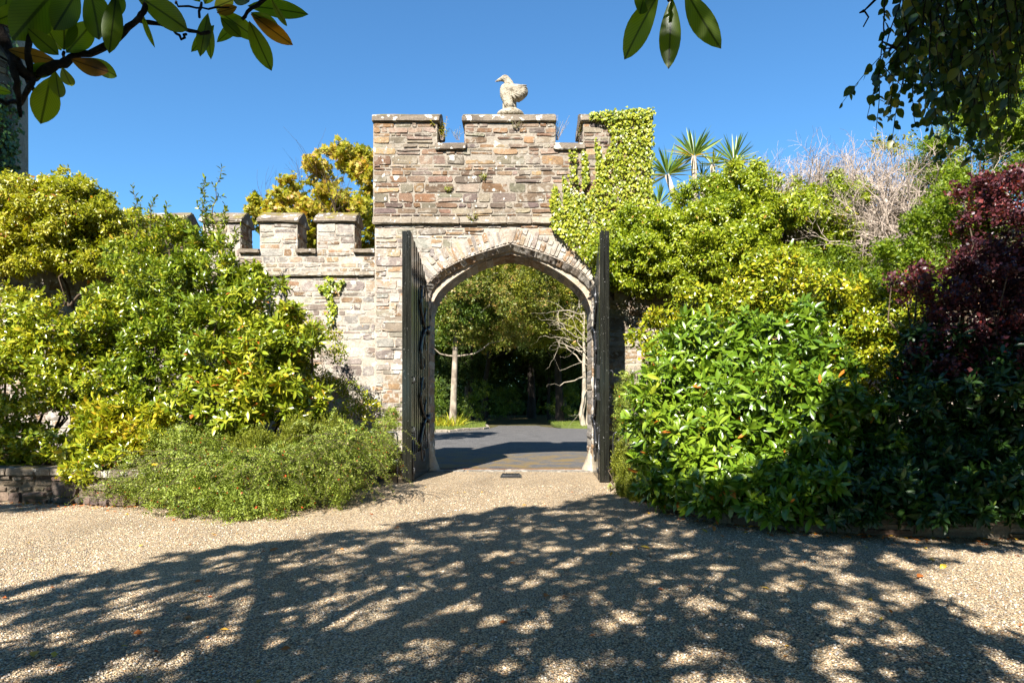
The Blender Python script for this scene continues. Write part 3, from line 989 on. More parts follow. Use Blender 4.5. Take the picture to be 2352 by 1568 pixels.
# dressed blocks either side of the gates, guard stones, threshold
for x0, x1, z0, z1 in ((-2.72, -2.30, 3.0, 3.34), (1.95, 2.62, 3.02, 3.32)):
    mb = MB(); mb.box(x0, x1, YT - 0.022, YT + 0.05, z0, z1, (0.33, 0.28, 0.21))
    worn(mb.build('dressed_block', M['coping'], tower), 0.003, 0.008)
for s in (-1, 1):
    mb = MB()
    xw = ACX + s * 1.80
    n = 7
    vs, fs = [], []
    for i in range(n):
        t = i / (n - 1)
        z = 0.60 * t
        r = 0.24 * (1 - t) ** 1.1 + 0.02
        for k in range(9):
            an = math.pi * k / 8
            vs.append((xw - s * (r * math.sin(an) * 0.9 + rng.normal(0, .006)), YT + 0.42 - math.cos(an) * (0.17 + 0.2 * (1 - t)) + rng.normal(0, .006), z))
    for i in range(n - 1):
        for k in range(8):
            a = i * 9 + k
            fs.append((a, a + 1, a + 10, a + 9))
    fs.append(tuple((n - 1) * 9 + k for k in range(9)))
    mb.add(vs, fs, (0.40, 0.32, 0.22))
    fix_normals(mb.build('guard_stone', M['pale wall'], tower, True))
th = MB()
x = -1.78
while x < 1.7:
    L = min(rng.uniform(0.5, 0.95), 1.74 - x)
    th.box(x + .004, x + L - .004, YT + 0.02, YT + 0.36, -0.05, 0.018, (0.20, 0.175, 0.14))
    x += L
worn(th.build('threshold', M['pale wall'], tower), 0.004, 0.008)
dr = MB()
dr.box(-1.72, 1.70, YT + 0.37, YT + 0.385, -0.04, 0.016); dr.box(-1.72, 1.70, YT + 0.50, YT + 0.515, -0.04, 0.016)
for i in range(88):
    dr.box(-1.71 + i * 0.0388, -1.71 + i * 0.0388 + 0.018, YT + 0.386, YT + 0.499, -0.012, 0.012)
tag(dr.build('drain_channel', bark_mat('rusty iron', (0.12, 0.05, 0.02), (0.28, 0.14, 0.07), 40, 1)), 'narrow rusty iron drain grating across the threshold under the arch', 'drain')
sheet('passage_floor', [(-1.9, YT + 0.36), (1.9, YT + 0.36), (1.9, 15.3), (-1.9, 15.3)], -0.009, M['asphalt'])

# ------------------------------------------------------------------ curtain walls
def curtain(name, label, x0, x1, merlons, sgn):
    root = thing(name, label, 'wall', ((x0 + x1) / 2, 14.06, 0))
    y0, y1 = 14.06, 14.70
    zs, ze = 4.69, 5.36
    ms = [(a, b) for a, b in merlons if b > x0 and a < x1]
    prof = [(x0, 0), (x0, zs)]
    for a, b in ms: prof += [(a, zs), (a, ze), (b, ze), (b, zs)]
    prof += [(x1, zs), (x1, 0)]
    mb = MB(); mb.col = (0.36, 0.305, 0.24)
    mb.prism(prof, y0, y1)
    rubble(mb, x0, x1, 0.02, 4.18, y0, PAL_PALE, ch=(0.06, 0.19), cw=(0.15, 0.6), gap=0.022, out=0.008, skip=0.12)
    rubble(mb, x0, x1, 4.30, ze - 0.02, y0, PAL_PALE, lambda z: [(x0, x1)] if z < zs - 0.03 else ms, ch=(0.07, 0.19), cw=(0.15, 0.5), gap=0.022, out=0.008, skip=0.08)
    for a, b in ms: side_faces(mb, b, 1, y0 + .01, y1, zs + .1, ze, PAL_TOWER)
    fix_normals(mb.build('wall', M['pale wall'], root))
    st = MB()
    x = x0
    while x < x1 - 0.02:
        L = min(rng.uniform(0.6, 1.1), x1 - x)
        st.prism([(x + .004, 4.20), (x + .004, 4.295), (x + L - .004, 4.295), (x + L - .004, 4.20)], y0 - 0.07 - rng.uniform(0, .012), y0 + 0.05, tuple(np.array((0.30, 0.25, 0.185)) * rng.uniform(.85, 1.15)))
        x += L
    worn(st.build('string_course', M['pale wall'], root), 0.007, 0.014)
    for a, b in ms:
        mb = MB(); saddle(mb, a - 0.06, b + 0.05, y0 - 0.07, y1 + 0.07, ze + .001, ze + 0.07, ze + 0.29)
        worn(mb.build('coping_stone', M['coping'], root), 0.010, 0.014)
    ends = [x0] + [q for m_ in ms for q in m_] + [x1]
    for a, b in zip(ends[0::2], ends[1::2]):
        if b - a < 0.15: continue
        mb = MB()
        xa, xb, ya, yb = a + .002 - (0.02 if a > x0 else 0), b - .002, y0 - 0.08, y1 + 0.04
        mb.add([(xa, ya, zs + .002), (xb, ya, zs + .002), (xb, yb, zs + .002), (xa, yb, zs + .002), (xa, ya, zs + 0.09), (xb, ya, zs + 0.09), (xb, yb, zs + 0.22), (xa, yb, zs + 0.22)],
               [(0, 3, 2, 1), (4, 5, 6, 7), (0, 1, 5, 4), (1, 2, 6, 5), (2, 3, 7, 6), (3, 0, 4, 7)])
        worn(mb.build('sill_stone', M['coping'], root), 0.010, 0.012)
    return root


def wx(px): return (px - CX) * 14.06 / FPX


ml = [(wx(597 - 131 * i), wx(683 - 131 * i)) for i in range(-1, 6)]
curtain('curtain_wall', 'pale lichen spotted stone wall with small battlements, joining the tower at its left', -13.0, TX0 - 0.002, sorted(ml), -1)
mr = [(TX1 + 0.5 + 1.22 * i, TX1 + 1.32 + 1.22 * i) for i in range(8)]
curtain('curtain_wall', 'stone wall at the right of the tower, nearly hidden under a mass of ivy', TX1 + 0.002, 13.0, mr, 1)

# ------------------------------------------------------------------ low bed walls
def low_wall(label, path, h, cope):
    root = thing('bed_wall', label, 'low wall', (*path[0], 0))
    mb, cp = MB(), MB()
    mb.col = (0.15, 0.12, 0.085)
    cp.col = (0.2, 0.17, 0.13)
    for (xa, ya), (xb, yb) in zip(path, path[1:]):
        L = math.hypot(xb - xa, yb - ya)
        tx, ty = (xb - xa) / L, (yb - ya) / L
        nx, ny = ty, -tx                                 # outward, towards the gravel
        f3 = lambda a, b, c, xa=xa, ya=ya, tx=tx, ty=ty, nx=nx, ny=ny: (xa + tx * a - nx * b, ya + ty * a - ny * b, c)
        vs = [f3(a, b, c) for c in (0, h) for a, b in ((0, 0), (L, 0), (L, 0.35), (0, 0.35))]
        mb.add(vs, [(0, 3, 2, 1), (4, 5, 6, 7), (0, 1, 5, 4), (1, 2, 6, 5), (2, 3, 7, 6), (3, 0, 4, 7)])
        rubble(mb, 0, L, 0.0, h, 0.0, PAL_LOW, ch=(0.07, 0.18), cw=(0.14, 0.45), gap=0.02, out=0.03, to3=f3)
        if cope:
            x = 0.0
            while x < L - 0.05:
                w_ = min(rng.uniform(0.4, 0.8), L - x)
                vs = [f3(a, b, c) for c in (h + .002, h + 0.11) for a, b in ((x + .005, -0.07), (x + w_ - .005, -0.07), (x + w_ - .005, 0.40), (x + .005, 0.40))]
                cp.add(vs, [(0, 3, 2, 1), (4, 5, 6, 7), (0, 1, 5, 4), (1, 2, 6, 5), (2, 3, 7, 6), (3, 0, 4, 7)])
                x += w_
    fix_normals(mb.build('wall', M['low wall'], root))
    if cope: worn(cp.build('coping_stone', M['coping'], root), 0.008, 0.012)
    return root


LPATH = [(-13.0, 9.9), (-9.0, 9.95), (-6.95, 9.9), (-5.9, 9.6), (-4.6, 9.6), (-3.6, 10.0), (-2.9, 10.8), (-2.55, 11.9), (-2.45, 13.9)]
RPATH = [(2.42, 13.9), (2.35, 12.0), (2.25, 10.6), (2.3, 9.3), (2.6, 8.35), (3.4, 7.8), (4.6, 7.5), (6.2, 7.35), (12.0, 7.2)]
low_wall('low dark stone bed wall with flat coping, left of the cotoneaster', LPATH, 0.42, True)
low_wall('low stone bed wall in deep shade beneath the rhododendron', RPATH, 0.38, False)
sheet('bed_soil_left', LPATH + [(-13, 13.9)], 0.40, M['soil'])
sheet('bed_soil_right', RPATH + [(12, 13.9)], 0.34, M['soil'])

# ------------------------------------------------------------------ gates
def door_top(u, s):
    """height of the leaf at distance u from its hinge"""
    xx_ = 1.84 - u
    pts = sorted(OUT_HALF)
    z = np.interp(xx_, [p[0] for p in pts], [p[1] for p in pts])
    return float(z) - 0.16 + 0.0 * s


def gate(label, hinge, ang, s):
    """one leaf; local x runs from the hinge, local y points away from the drive for s>0; inner face at y=0"""
    W = 1.80
    root = thing('gate_leaf', label, 'gate', (hinge[0], hinge[1], 0.0), 'open gate leaves', ang)

    def put(mb, name, mat, smooth=False, bev=0.0):
        me_o = mb.build(name, mat, None, smooth)
        fix_normals(me_o)
        me_o.parent = root
        return me_o
    bd = MB()
    zb = 0.03
    nb = 19
    pw = W / nb
    for i in range(nb):
        a, b = i * pw, (i + 1) * pw
        ya, yb = (i % 2) * s * 0.009, s * 0.062
        g = 0.012
        za, zb_ = door_top(a, s), door_top(b, s)
        vs = [(a, ya + s * 0.018, zb), (a + g, ya, zb), (b - g, ya, zb), (b, ya + s * 0.018, zb), (b, yb, zb), (a, yb, zb)]
        vs += [(x_, y_, za + (zb_ - za) * (x_ - a) / pw) for x_, y_, _ in vs]
        fs = [(0, 1, 2, 3, 4, 5), (11, 10, 9, 8, 7, 6)] + [(k, k + 6, (k + 1) % 6 + 6, (k + 1) % 6) for k in range(6)]
        bd.add(vs, fs)
    put(bd, 'boards', M['paint'])
    fr = MB()
    y0, y1 = s * 0.068, s * 0.155
    lo_, hi_ = min(y0, y1), max(y0, y1)
    fr.prism([(W - 0.16, zb - .01), (W - 0.16, door_top(W - 0.16, s) - .02), (W + 0.004, door_top(W, s) - .01), (W + 0.004, zb - .01)], lo_, hi_)
    fr.prism([(0, zb), (0, door_top(0, s)), (0.16, door_top(0.16, s)), (0.16, zb)], lo_, hi_)
    for z in (zb, 1.35, 2.7): fr.box(0.165, W - 0.165, lo_, hi_, z, z + 0.2)
    us = np.linspace(0.16, W - 0.16, 9)
    fr.prism([(u, door_top(u, s) - 0.2) for u in us] + [(u, door_top(u, s) - 0.005) for u in us[::-1]], lo_ + 0.004, hi_ - 0.004)
    put(fr, 'frame', M['paint'])
    # applied strips on the inner face: meeting stile, kick board
    tr_ = MB()
    ya, yb = min(-s * 0.02, -s * 0.002), max(-s * 0.02, -s * 0.002)
    tr_.prism([(W - 0.14, zb + 0.52), (W - 0.14, door_top(W - .14, s) - .04), (W - 0.0, door_top(W, s) - .03), (W - 0.0, zb + 0.52)], ya, yb)
    put(tr_, 'meeting_stile', M['paint'])
    kk = MB(); kk.box(0.02, W - 0.0, ya, yb, zb + 0.0, zb + 0.5)
    put(kk, 'kick_board', M['paint'])
    # two great scrolled hinges
    for zc in (3.02, 1.15):
        hb = MB()
        y_ = -s * 0.022

        def bar(pts, w0=0.024, w1=0.014):
            n_ = len(pts)
            hb.tube([(u, y_, zc + v) for u, v in pts], [w0 + (w1 - w0) * i / (n_ - 1) for i in range(n_)], 6)
        def spiral(cu, cv, r0, r1, a0, a1, n_=18):
            return [(cu + (r0 + (r1 - r0) * t) * math.cos(a0 + (a1 - a0) * t), cv + (r0 + (r1 - r0) * t) * math.sin(a0 + (a1 - a0) * t)) for t in np.linspace(0, 1, n_)]
        bar([(0.0, 0), (0.2, 0), (0.42, 0)], 0.045, 0.035)
        hb.box(-0.03, 0.14, min(y_ - .02, y_ + .02), max(y_ - .02, y_ + .02), zc - 0.09, zc + 0.09)
        for q in (1, -1):
            stem_ = curve_pts([(0.40, 0.0), (0.62, 0.10 * q), (0.86, 0.30 * q), (0.98, 0.46 * q)], 5)
            bar(stem_ + spiral(0.88, 0.46 * q, 0.10, 0.03, 0.0, q * 4.6), 0.026, 0.013)
            bar(curve_pts([(0.62, 0.12 * q), (0.52, 0.26 * q), (0.42, 0.36 * q)], 5) + spiral(0.47, 0.42 * q, 0.07, 0.02, q * -2.3, q * 2.6 - 3.1 * q - 3.9 * q), 0.022, 0.012)
            loop = curve_pts([(0.80, 0.24 * q), (0.86, 0.40 * q), (0.90, 0.60 * q), (0.80, 0.80 * q), (0.66, 0.84 * q), (0.56, 0.74 * q), (0.60, 0.62 * q), (0.70, 0.62 * q)], 6)
            bar(loop, 0.024, 0.013)
            hb.box(0.60, 0.66, min(y_ - .03, y_ + .03), max(y_ - .03, y_ + .03), zc + 0.10 * q - .03, zc + 0.10 * q + .03)
        put(hb, 'scroll_hinge', M['iron'], True)
    for z in (0.16, 0.92, 1.86):
        bl = MB(); bl.tube([(W - 0.09, -s * 0.02, z), (W - 0.09, -s * 0.055, z + .03), (W - 0.09, -s * 0.06, z + 0.10), (W - 0.09, -s * 0.02, z + 0.12)], [0.012, 0.016, 0.016, 0.012], 6)
        put(bl, 'catch', M['iron'], True)
    bl = MB()
    bl.tube([(W - 0.09, -s * 0.032, 0.05), (W - 0.09, -s * 0.032, 0.9)], 0.010, 6)
    put(bl, 'drop_bolt', M['iron'], True)
    if s > 0:
        lk = MB()
        lk.box(W - 0.34, W - 0.03, -0.075, -0.003, 1.95, 2.2)
        put(lk, 'lock_box', M['iron'])
        lk = MB()
        lk.box(W - 0.26, W - 0.10, -0.065, -0.003, 1.55, 1.68)
        put(lk, 'latch', M['iron'])
        hd = MB()
        hd.tube([(W - 0.08, 0.16, 2.10), (W - 0.08, 0.22, 2.10), (W - 0.08, 0.235, 2.06), (W - 0.08, 0.235, 1.95)], 0.012, 6)
        put(hd, 'handle', M['iron'], True)
        hd = MB()
        hd.tube([(W - 0.08, 0.16, 1.60), (W - 0.08, 0.20, 1.60)], 0.02, 6)
        put(hd, 'knob', M['iron'], True)
    return root


gate('black boarded gate leaf with scrolled hinges, opened at the left side of the arch', (-1.785, 14.0), math.atan2(-1.8, -0.115), -1)
gate('black boarded gate leaf with a lock box, opened at the right side of the arch', (1.745, 14.0), math.atan2(-1.8, -0.085), 1)


def stay(label, x, y, s):
    mb = MB()
    pts = [(0, 0, 0)] + [(0, 0, z) for z in (0.3, 0.6, 0.86)] + [(s * 0.015, 0, 0.92), (s * 0.06, 0, 0.95), (s * 0.17, 0, 0.955), (s * 0.22, 0, 0.93), (s * 0.20, 0, 0.88), (s * 0.10, 0, 0.80), (s * 0.05, 0, 0.745), (s * 0.03, 0, 0.72)]
    mb.tube([(x + a, y + b, c) for a, b, c in pts], 0.014, 7)
    mb.tube([(x - s * 0.05, y, 0.42), (x + s * 0.10, y, 0.42)], 0.012, 6)
    return tag(mb.build('gate_stay', M['iron'], None, True), label, 'gate stay', 'iron gate stays')


stay('black iron gate stay with hooked top beside the left gate leaf', -2.13, 12.15, -1)
stay('black iron gate stay with hooked top beside the right gate leaf', 1.88, 12.15, 1)
gs = MB(); gs.prism([(-0.24, 0.0), (-0.20, 0.05), (0.16, 0.05), (0.20, 0.0)], 12.98, 13.32)
for i in range(6): gs.box(-0.19 + i * 0.06, -0.15 + i * 0.06, 13.03, 13.27, 0.05, 0.064)
tag(worn(fix_normals(gs.build('gate_stop', M['iron'])), 0.002, 0.006, 1), 'flat black iron gate stop set in the gravel before the threshold', 'gate stop')

# ------------------------------------------------------------------ bird statue
st_root = thing('bird_statue', 'weathered pale stone bird with folded wing standing on the middle battlement', 'statue', (-0.025, 14.42, 7.83))


def ball(bm, c, r, rot=None):
    m = Matrix.Translation(c)
    if rot is not None: m = m @ rot
    bmesh.ops.create_icosphere(bm, subdivisions=3, radius=1.0, matrix=m @ Matrix.Diagonal((*r, 1)))


def chain(bm, pts, rad, n=7, sy=0.85):
    for i in range(len(pts) - 1):
        for t in np.linspace(0, 1, n):
            p = Vector(pts[i]).lerp(Vector(pts[i + 1]), t); r = rad[i] + (rad[i + 1] - rad[i]) * t
            ball(bm, p, (r, r * sy, r))


bm = bmesh.new()
ball(bm, (-0.115, 0, 0.80), (0.088, 0.072, 0.075))                          # head
chain(bm, [(-0.165, 0, 0.79), (-0.235, 0, 0.765), (-0.30, 0, 0.732)], [0.05, 0.034, 0.012], 6)   # beak
chain(bm, [(-0.085, 0, 0.78), (-0.035, 0, 0.69), (-0.04, 0, 0.58)], [0.072, 0.085, 0.12], 6)
chain(bm, [(-0.09, 0, 0.56), (-0.09, 0, 0.44), (-0.06, 0, 0.30)], [0.125, 0.125, 0.10], 6, 0.95)
chain(bm, [(-0.02, 0, 0.58), (0.12, 0, 0.57), (0.22, 0, 0.53)], [0.10, 0.095, 0.115], 6, 1.1)
chain(bm, [(0.02, 0, 0.40), (0.14, 0, 0.45), (0.20, 0, 0.50)], [0.10, 0.15, 0.14], 6, 0.95)
chain(bm, [(-0.07, -0.055, 0.36), (-0.04, -0.055, 0.20)], [0.085, 0.095], 6)
chain(bm, [(-0.08, 0.05, 0.36), (-0.10, 0.05, 0.06)], [0.085, 0.07], 8)
chain(bm, [(0.03, 0.05, 0.34), (0.06, 0.05, 0.06)], [0.08, 0.06], 8)
ball(bm, (-0.02, 0, 0.10), (0.13, 0.09, 0.05))
ball(bm, (-0.01, 0, 0.0), (0.27, 0.22, 0.115)); ball(bm, (0.03, -.05, 0.04), (0.15, 0.13, 0.085)); ball(bm, (-0.10, -.02, 0.03), (0.12, 0.13, 0.085))
me = bpy.data.meshes.new('body'); bm.to_mesh(me); bm.free()
tmp = bpy.data.objects.new('body_tmp', me); C.objects.link(tmp)
md = tmp.modifiers.new('remesh', 'REMESH'); md.mode = 'VOXEL'; md.voxel_size = 0.012
md2 = tmp.modifiers.new('smooth', 'SMOOTH'); md2.iterations = 4
dg = bpy.context.evaluated_depsgraph_get()
me2 = bpy.data.meshes.new_from_object(tmp.evaluated_get(dg))
bpy.data.objects.remove(tmp)
for v in me2.vertices:
    v.co += Vector(rng.normal(0, 0.0024, 3))
bo = bpy.data.objects.new('body', me2); C.objects.link(bo); bo.parent = st_root
me2.materials.clear(); me2.materials.append(M['statue'])
me2.polygons.foreach_set('use_smooth', np.ones(len(me2.polygons), bool))
for sy in (-1, 1):
    wg = MB()
    for i in range(8):                                   # feathers fanning from the shoulder
        t = i / 7
        tipx, tipz = 0.31 - 0.02 * t - 0.19 * t ** 3, 0.60 - 0.32 * t
        a = Vector((-0.01 + 0.02 * t, sy * 0.115, 0.52 - 0.13 * t)); b = Vector((tipx, sy * 0.095, tipz))
        wg.tube([a, a.lerp(b, .35) + Vector((0, sy * .02, 0.012)), a.lerp(b, .7) + Vector((0, sy * .012, 0.01)), b], [0.016, 0.024, 0.026, 0.012], 6, flat=0.8)
    wo = wg.build('wing', M['statue'], None, True); wo.parent = st_root
st_root.scale = (1.12, 1.05, 1.0)

# ------------------------------------------------------------------ far round tower at the left edge
rt = thing('round_tower', 'tall grey stone tower with ivy up its side at the left edge, behind the wall', 'tower', (-20.9, 24.5, 0))
mb = MB(); mb.col = (0.23, 0.19, 0.15)
seg = 40; rr = 2.25
ring = [[(-20.9 + rr * math.cos(2 * math.pi * k / seg) * (1 - .002 * j), 24.5 + rr * math.sin(2 * math.pi * k / seg), j * 1.0) for k in range(seg)] for j in range(21)]
vs = [p for r_ in ring for p in r_]
mb.add(vs, [(j * seg + k, j * seg + (k + 1) % seg, (j + 1) * seg + (k + 1) % seg, (j + 1) * seg + k) for j in range(20) for k in range(seg)] + [tuple(20 * seg + k for k in range(seg))])


def on_tower(a, b, c):
    an = -math.pi / 2 + a / rr
    return (-20.9 + (rr - b) * math.cos(an), 24.5 + (rr - b) * math.sin(an), c)


rubble(mb, -0.2, 3.4, 7.0, 18.5, 0.0, [tuple(k * 0.62 for k in c) for c in PAL_TOWER], ch=(0.14, 0.3), cw=(0.3, 0.8), gap=0.03, out=0.02, to3=on_tower)
fix_normals(mb.build('wall', M['low wall'], rt))
n = 9000
a = rng.uniform(0.0, 3.6, n); z = 3 + 13.0 * rng.random(n)
keep = rng.random(n) < np.clip(1.2 - (z - 11.2) * 0.32 + 0.5 * np.sin(a * 5 + z * 1.1), 0, 1)
a, z = a[keep], z[keep]
an = -math.pi / 2 + a / rr
nn = np.stack([np.cos(an), np.sin(an), np.zeros_like(an)], 1)
pos = np.stack([-20.9 + rr * np.cos(an), 24.5 + rr * np.sin(an), z], 1) + nn * rng.uniform(0.03, 0.22, (len(a), 1))
leaf_mesh('ivy', T_IVY, pos, np.array([0, 0, -1.0]) + rng.normal(0, .5, pos.shape), nn + rng.normal(0, .4, pos.shape), rng.uniform(0.10, 0.2, len(a)), M['dark ivy'], rt)


# ------------------------------------------------------------------ ivy on the tower
def in_poly(p, poly):
    xs = [q[0] for q in poly]; ys = [q[1] for q in poly]
    ins = np.zeros(len(p), bool)
    for i in range(len(xs)):
        j = (i + 1) % len(xs)
        if ys[i] == ys[j]: continue
        cr = ((ys[i] > p[:, 1]) != (ys[j] > p[:, 1])) & (p[:, 0] < (xs[j] - xs[i]) * (p[:, 1] - ys[i]) / (ys[j] - ys[i]) + xs[i])
        ins ^= cr
    return ins


def wall_ivy(parent, polys, n, size, y, mat, thick=(0.02, 0.14), name='leaves'):
    """leaves flat against a wall inside outlines given in wall metres (x,z)"""
    ps = []
    for poly, share in polys:
        xs = [q[0] for q in poly]; zs = [q[1] for q in poly]
        p = np.stack([rng.uniform(min(xs), max(xs), int(n * share * 4)), rng.uniform(min(zs), max(zs), int(n * share * 4))], 1)
        p = p[in_poly(p, poly)][:int(n * share)]
        ps.append(p)
    p = np.vstack(ps)
    pos = np.stack([p[:, 0], y - rng.uniform(thick[0], thick[1], len(p)), p[:, 1]], 1)
    d = np.array([0, -0.25, -1.0]) + rng.normal(0, 0.45, pos.shape)
    nr = np.array([0, -1.0, 0.55]) + rng.normal(0, 0.38, pos.shape)
    return leaf_mesh(name, T_IVY, pos, d, nr, size * rng.uniform(0.6, 1.25, len(p)), mat, parent)


def W2(px, py, y=13.95): return ((px - CX) * y / FPX, CAMZ + (HY - py) * y / FPX)


ti = thing('climbing_ivy', 'bright yellow green ivy climbing the right corner of the gate tower', 'ivy', (2.4, 13.9, 4.0))
col = [(1352, 262), (1390, 256), (1440, 252), (1494, 254), (1497, 300), (1492, 340), (1499, 420), (1498, 540), (1300, 545), (1268, 530), (1262, 505), (1285, 480), (1312, 470), (1330, 440), (1345, 452), (1362, 420), (1380, 380), (1392, 350), (1404, 330), (1398, 300), (1384, 284), (1352, 280)]
fing = [[(1305, 346), (1322, 345), (1330, 440), (1340, 520), (1296, 520), (1308, 430)], [(1336, 346), (1346, 352), (1352, 420), (1338, 440)], [(1366, 318), (1372, 330), (1392, 400), (1370, 430)],
        [(1272, 425), (1280, 430), (1292, 500), (1272, 505), (1262, 470)], [(1292, 405), (1300, 415), (1312, 480), (1296, 490)]]
low_i = [(1262, 520), (1500, 515), (1500, 690), (1400, 668), (1372, 645), (1352, 610), (1318, 575), (1290, 548)]
polys = [([W2(*q) for q in col], 0.50), ([W2(*q) for q in low_i], 0.32)] + [([W2(*q) for q in f], 0.036) for f in fing]
wall_ivy(ti, polys, 9000, 0.064, YU - 0.01, M['ivy'], (0.012, 0.13))
wall_ivy(ti, [([(2.975, 5.3), (3.03, 5.3), (3.03, 7.8), (2.975, 7.8)], 1.0)], 420, 0.06, 14.0, M['ivy'], (-0.5, 0.2), name='corner_leaves')
wall_ivy(ti, [([W2(*q) for q in [(1352, 262), (1495, 252), (1495, 275), (1370, 280)]], 1.0)], 420, 0.06, YU - 0.08, M['ivy'], (0.0, 0.08), name='coping_leaves')
mb = MB()
for px0, px1, y0_, y1_ in ((1450, 1430, 700, 270), (1475, 1465, 690, 258), (1420, 1340, 690, 350), (1390, 1312, 660, 350), (1360, 1276, 600, 428)):
    a, b = P(px0, y0_, 13.93), P(px1, y1_, 13.93)
    pts = [a.lerp(b, t) + Vector((rng.normal(0, .05), 0, 0)) for t in np.linspace(0, 1, 9)]
    mb.tube(pts, np.linspace(0.018, 0.005, 9), 5, cap=False)
mb.build('stems', M['bark'], ti)
li = thing('climbing_ivy', 'small green ivy sprig hanging on the pale wall left of the gate', 'ivy', (-3.85, 14.0, 3.6))
sp = [[(746, 640), (758, 632), (768, 642), (760, 665), (766, 690), (774, 712), (768, 742), (754, 748), (750, 715), (756, 690), (746, 668)], [(772, 648), (794, 640), (796, 650), (776, 668), (764, 672)], [(728, 648), (744, 656), (752, 672), (734, 664)]]
wall_ivy(li, [([W2(*q, 14.05) for q in f], s_) for f, s_ in zip(sp, (0.7, 0.17, 0.13))], 230, 0.075, 14.05, M['ivy bush'], (0.02, 0.09))
mb = MB(); mb.tube([P(758, 760, 14.03), P(760, 700, 14.0), P(757, 640, 14.03)], 0.008, 5)
mb.build('stems', M['bark'], li)

# ------------------------------------------------------------------ shrubs and ivy masses
def shrub(name, label, cat, blobs, mat, tmpl, n_sub, fr, dens, k, L, size, stem_mat='bark', a0=95, a1=35, droop=0.2, up_=0.5, wild=0.4, ymax=None, base=None, depth=0.55, nst=14, back=0.35, tint=0.0, low=-0.75, zmin=0.3, r0=0.03, core=0.8):
    dens, nst, core = dens * 1.75, int(nst * 0.6), core * 1.6
    c = np.array([b[:3] for b in blobs]).mean(0)
    bz = base if base is not None else 0.38
    root = thing(name, label, cat, (c[0], c[1], bz))
    subs = clumps(blobs, n_sub, fr)
    tp, nm = tips_on(subs, dens, depth, back, low)
    if core:                                             # sparser growth deeper inside
        t2, n2 = tips_on(np.array([(*b[:3], *(np.array(b[3:6]) * 0.62)) for b in blobs]), dens * core, 0.5, back, low)
        tp, nm = np.vstack([tp, t2]), np.vstack([nm, n2])
    foliage(root, mat, tmpl, tp, nm, k, L, size, a0, a1, droop, up_, wild, ymax, tint=tint, zmin=zmin)
    if nst:
        idx = rng.integers(0, len(subs), nst)
        tops = [subs[i, :3] for i in idx]
        bs = [(c[0] + (t[0] - c[0]) * 0.35 + rng.normal(0, .15), min(c[1] + (t[1] - c[1]) * 0.3 + rng.normal(0, .1) + 0.25, 13.9 if ymax else 99), bz) for t in tops]
        stems(root, bs, tops, r0, M[stem_mat])
    return root


B = pxblob
# right: the great rhododendron
shrub('rhododendron', 'large dark green rhododendron with long whorled leaves over the right bed wall', 'shrub',
      [B(1530, 960, 9.6, 110, 170, 0.8), B(1640, 830, 9.9, 150, 130, 0.9), B(1800, 930, 9.2, 190, 190, 1.0), B(1640, 1050, 8.9, 170, 110, 0.7), B(1900, 1020, 8.7, 170, 150, 0.8), B(1790, 800, 10.0, 140, 110, 0.8), B(1560, 1110, 9.1, 90, 55, 0.5), B(1700, 1110, 8.2, 130, 45, 0.5), B(1850, 1120, 7.9, 130, 50, 0.5), B(1640, 1150, 8.35, 70, 25, 0.3), B(1790, 1165, 7.75, 90, 28, 0.3)],
      M['rhodo'], T_RHODO, 32, 0.25, 24, 9, 0.05, 0.175, a0=100, a1=35, droop=0.12, up_=0.55, wild=0.35, nst=26, zmin=0.12)
shrub('camellia', 'tall glossy yellow green camellia between the rhododendron and the ivy', 'shrub',
      [B(1660, 730, 11.4, 190, 90, 0.8), B(1850, 680, 11.2, 150, 110, 0.9), B(1540, 790, 11.6, 110, 90, 0.6), B(1930, 790, 10.8, 110, 130, 0.8), B(2010, 830, 10.6, 110, 130, 0.7), B(1990, 720, 11.4, 90, 80, 0.6), B(2080, 760, 10.6, 80, 110, .6), B(1760, 640, 11.8, 110, 70, 0.6)],
      M['camellia'], T_OVAL, 28, 0.26, 32, 7, 0.16, 0.10, a0=85, a1=40, droop=0.45, up_=0.45, wild=0.5, nst=22)
shrub('ivy_mass', 'bright green ivy heaped over the wall at the right of the tower', 'ivy',
      [B(1440, 590, 13.4, 110, 75, 0.5), B(1590, 560, 13.4, 150, 120, 0.7), B(1480, 520, 13.6, 90, 70, 0.4), B(1660, 500, 13.7, 170, 105, 0.8), B(1700, 430, 14.2, 90, 80, 0.7), B(1830, 490, 13.6, 170, 100, 0.9), B(1920, 450, 13.8, 80, 60, 0.7), B(1720, 590, 13.2, 150, 90, 0.5), B(1560, 650, 13.5, 70, 45, 0.4)],
      M['ivy bush'], T_OVAL, 34, 0.25, 56, 7, 0.13, 0.085, a0=90, a1=45, droop=0.75, up_=0.35, wild=0.4, nst=16, base=3.0, back=0.3, core=1.3)
shrub('climbing_shrub', 'mixed green climber tangled over the wall behind the camellia', 'shrub',
      [B(2060, 650, 12.8, 110, 90, 0.7), B(1900, 620, 13.2, 110, 70, 0.6), B(2140, 580, 13.0, 70, 90, 0.6), B(1990, 710, 12.4, 110, 100, 0.7), B(2140, 520, 10.2, 75, 60, 0.5), B(2070, 590, 10.4, 75, 55, 0.5), B(2190, 440, 10.6, 60, 60, 0.5), B(2230, 520, 9.9, 50, 45, .4), B(2480, 560, 12.8, 150, 160, .7), B(2700, 600, 12.6, 150, 180, .8)],
      M['fine green'], T_SMALL, 18, 0.36, 50, 7, 0.16, 0.07, a0=80, a1=35, droop=0.2, wild=0.6, nst=14)
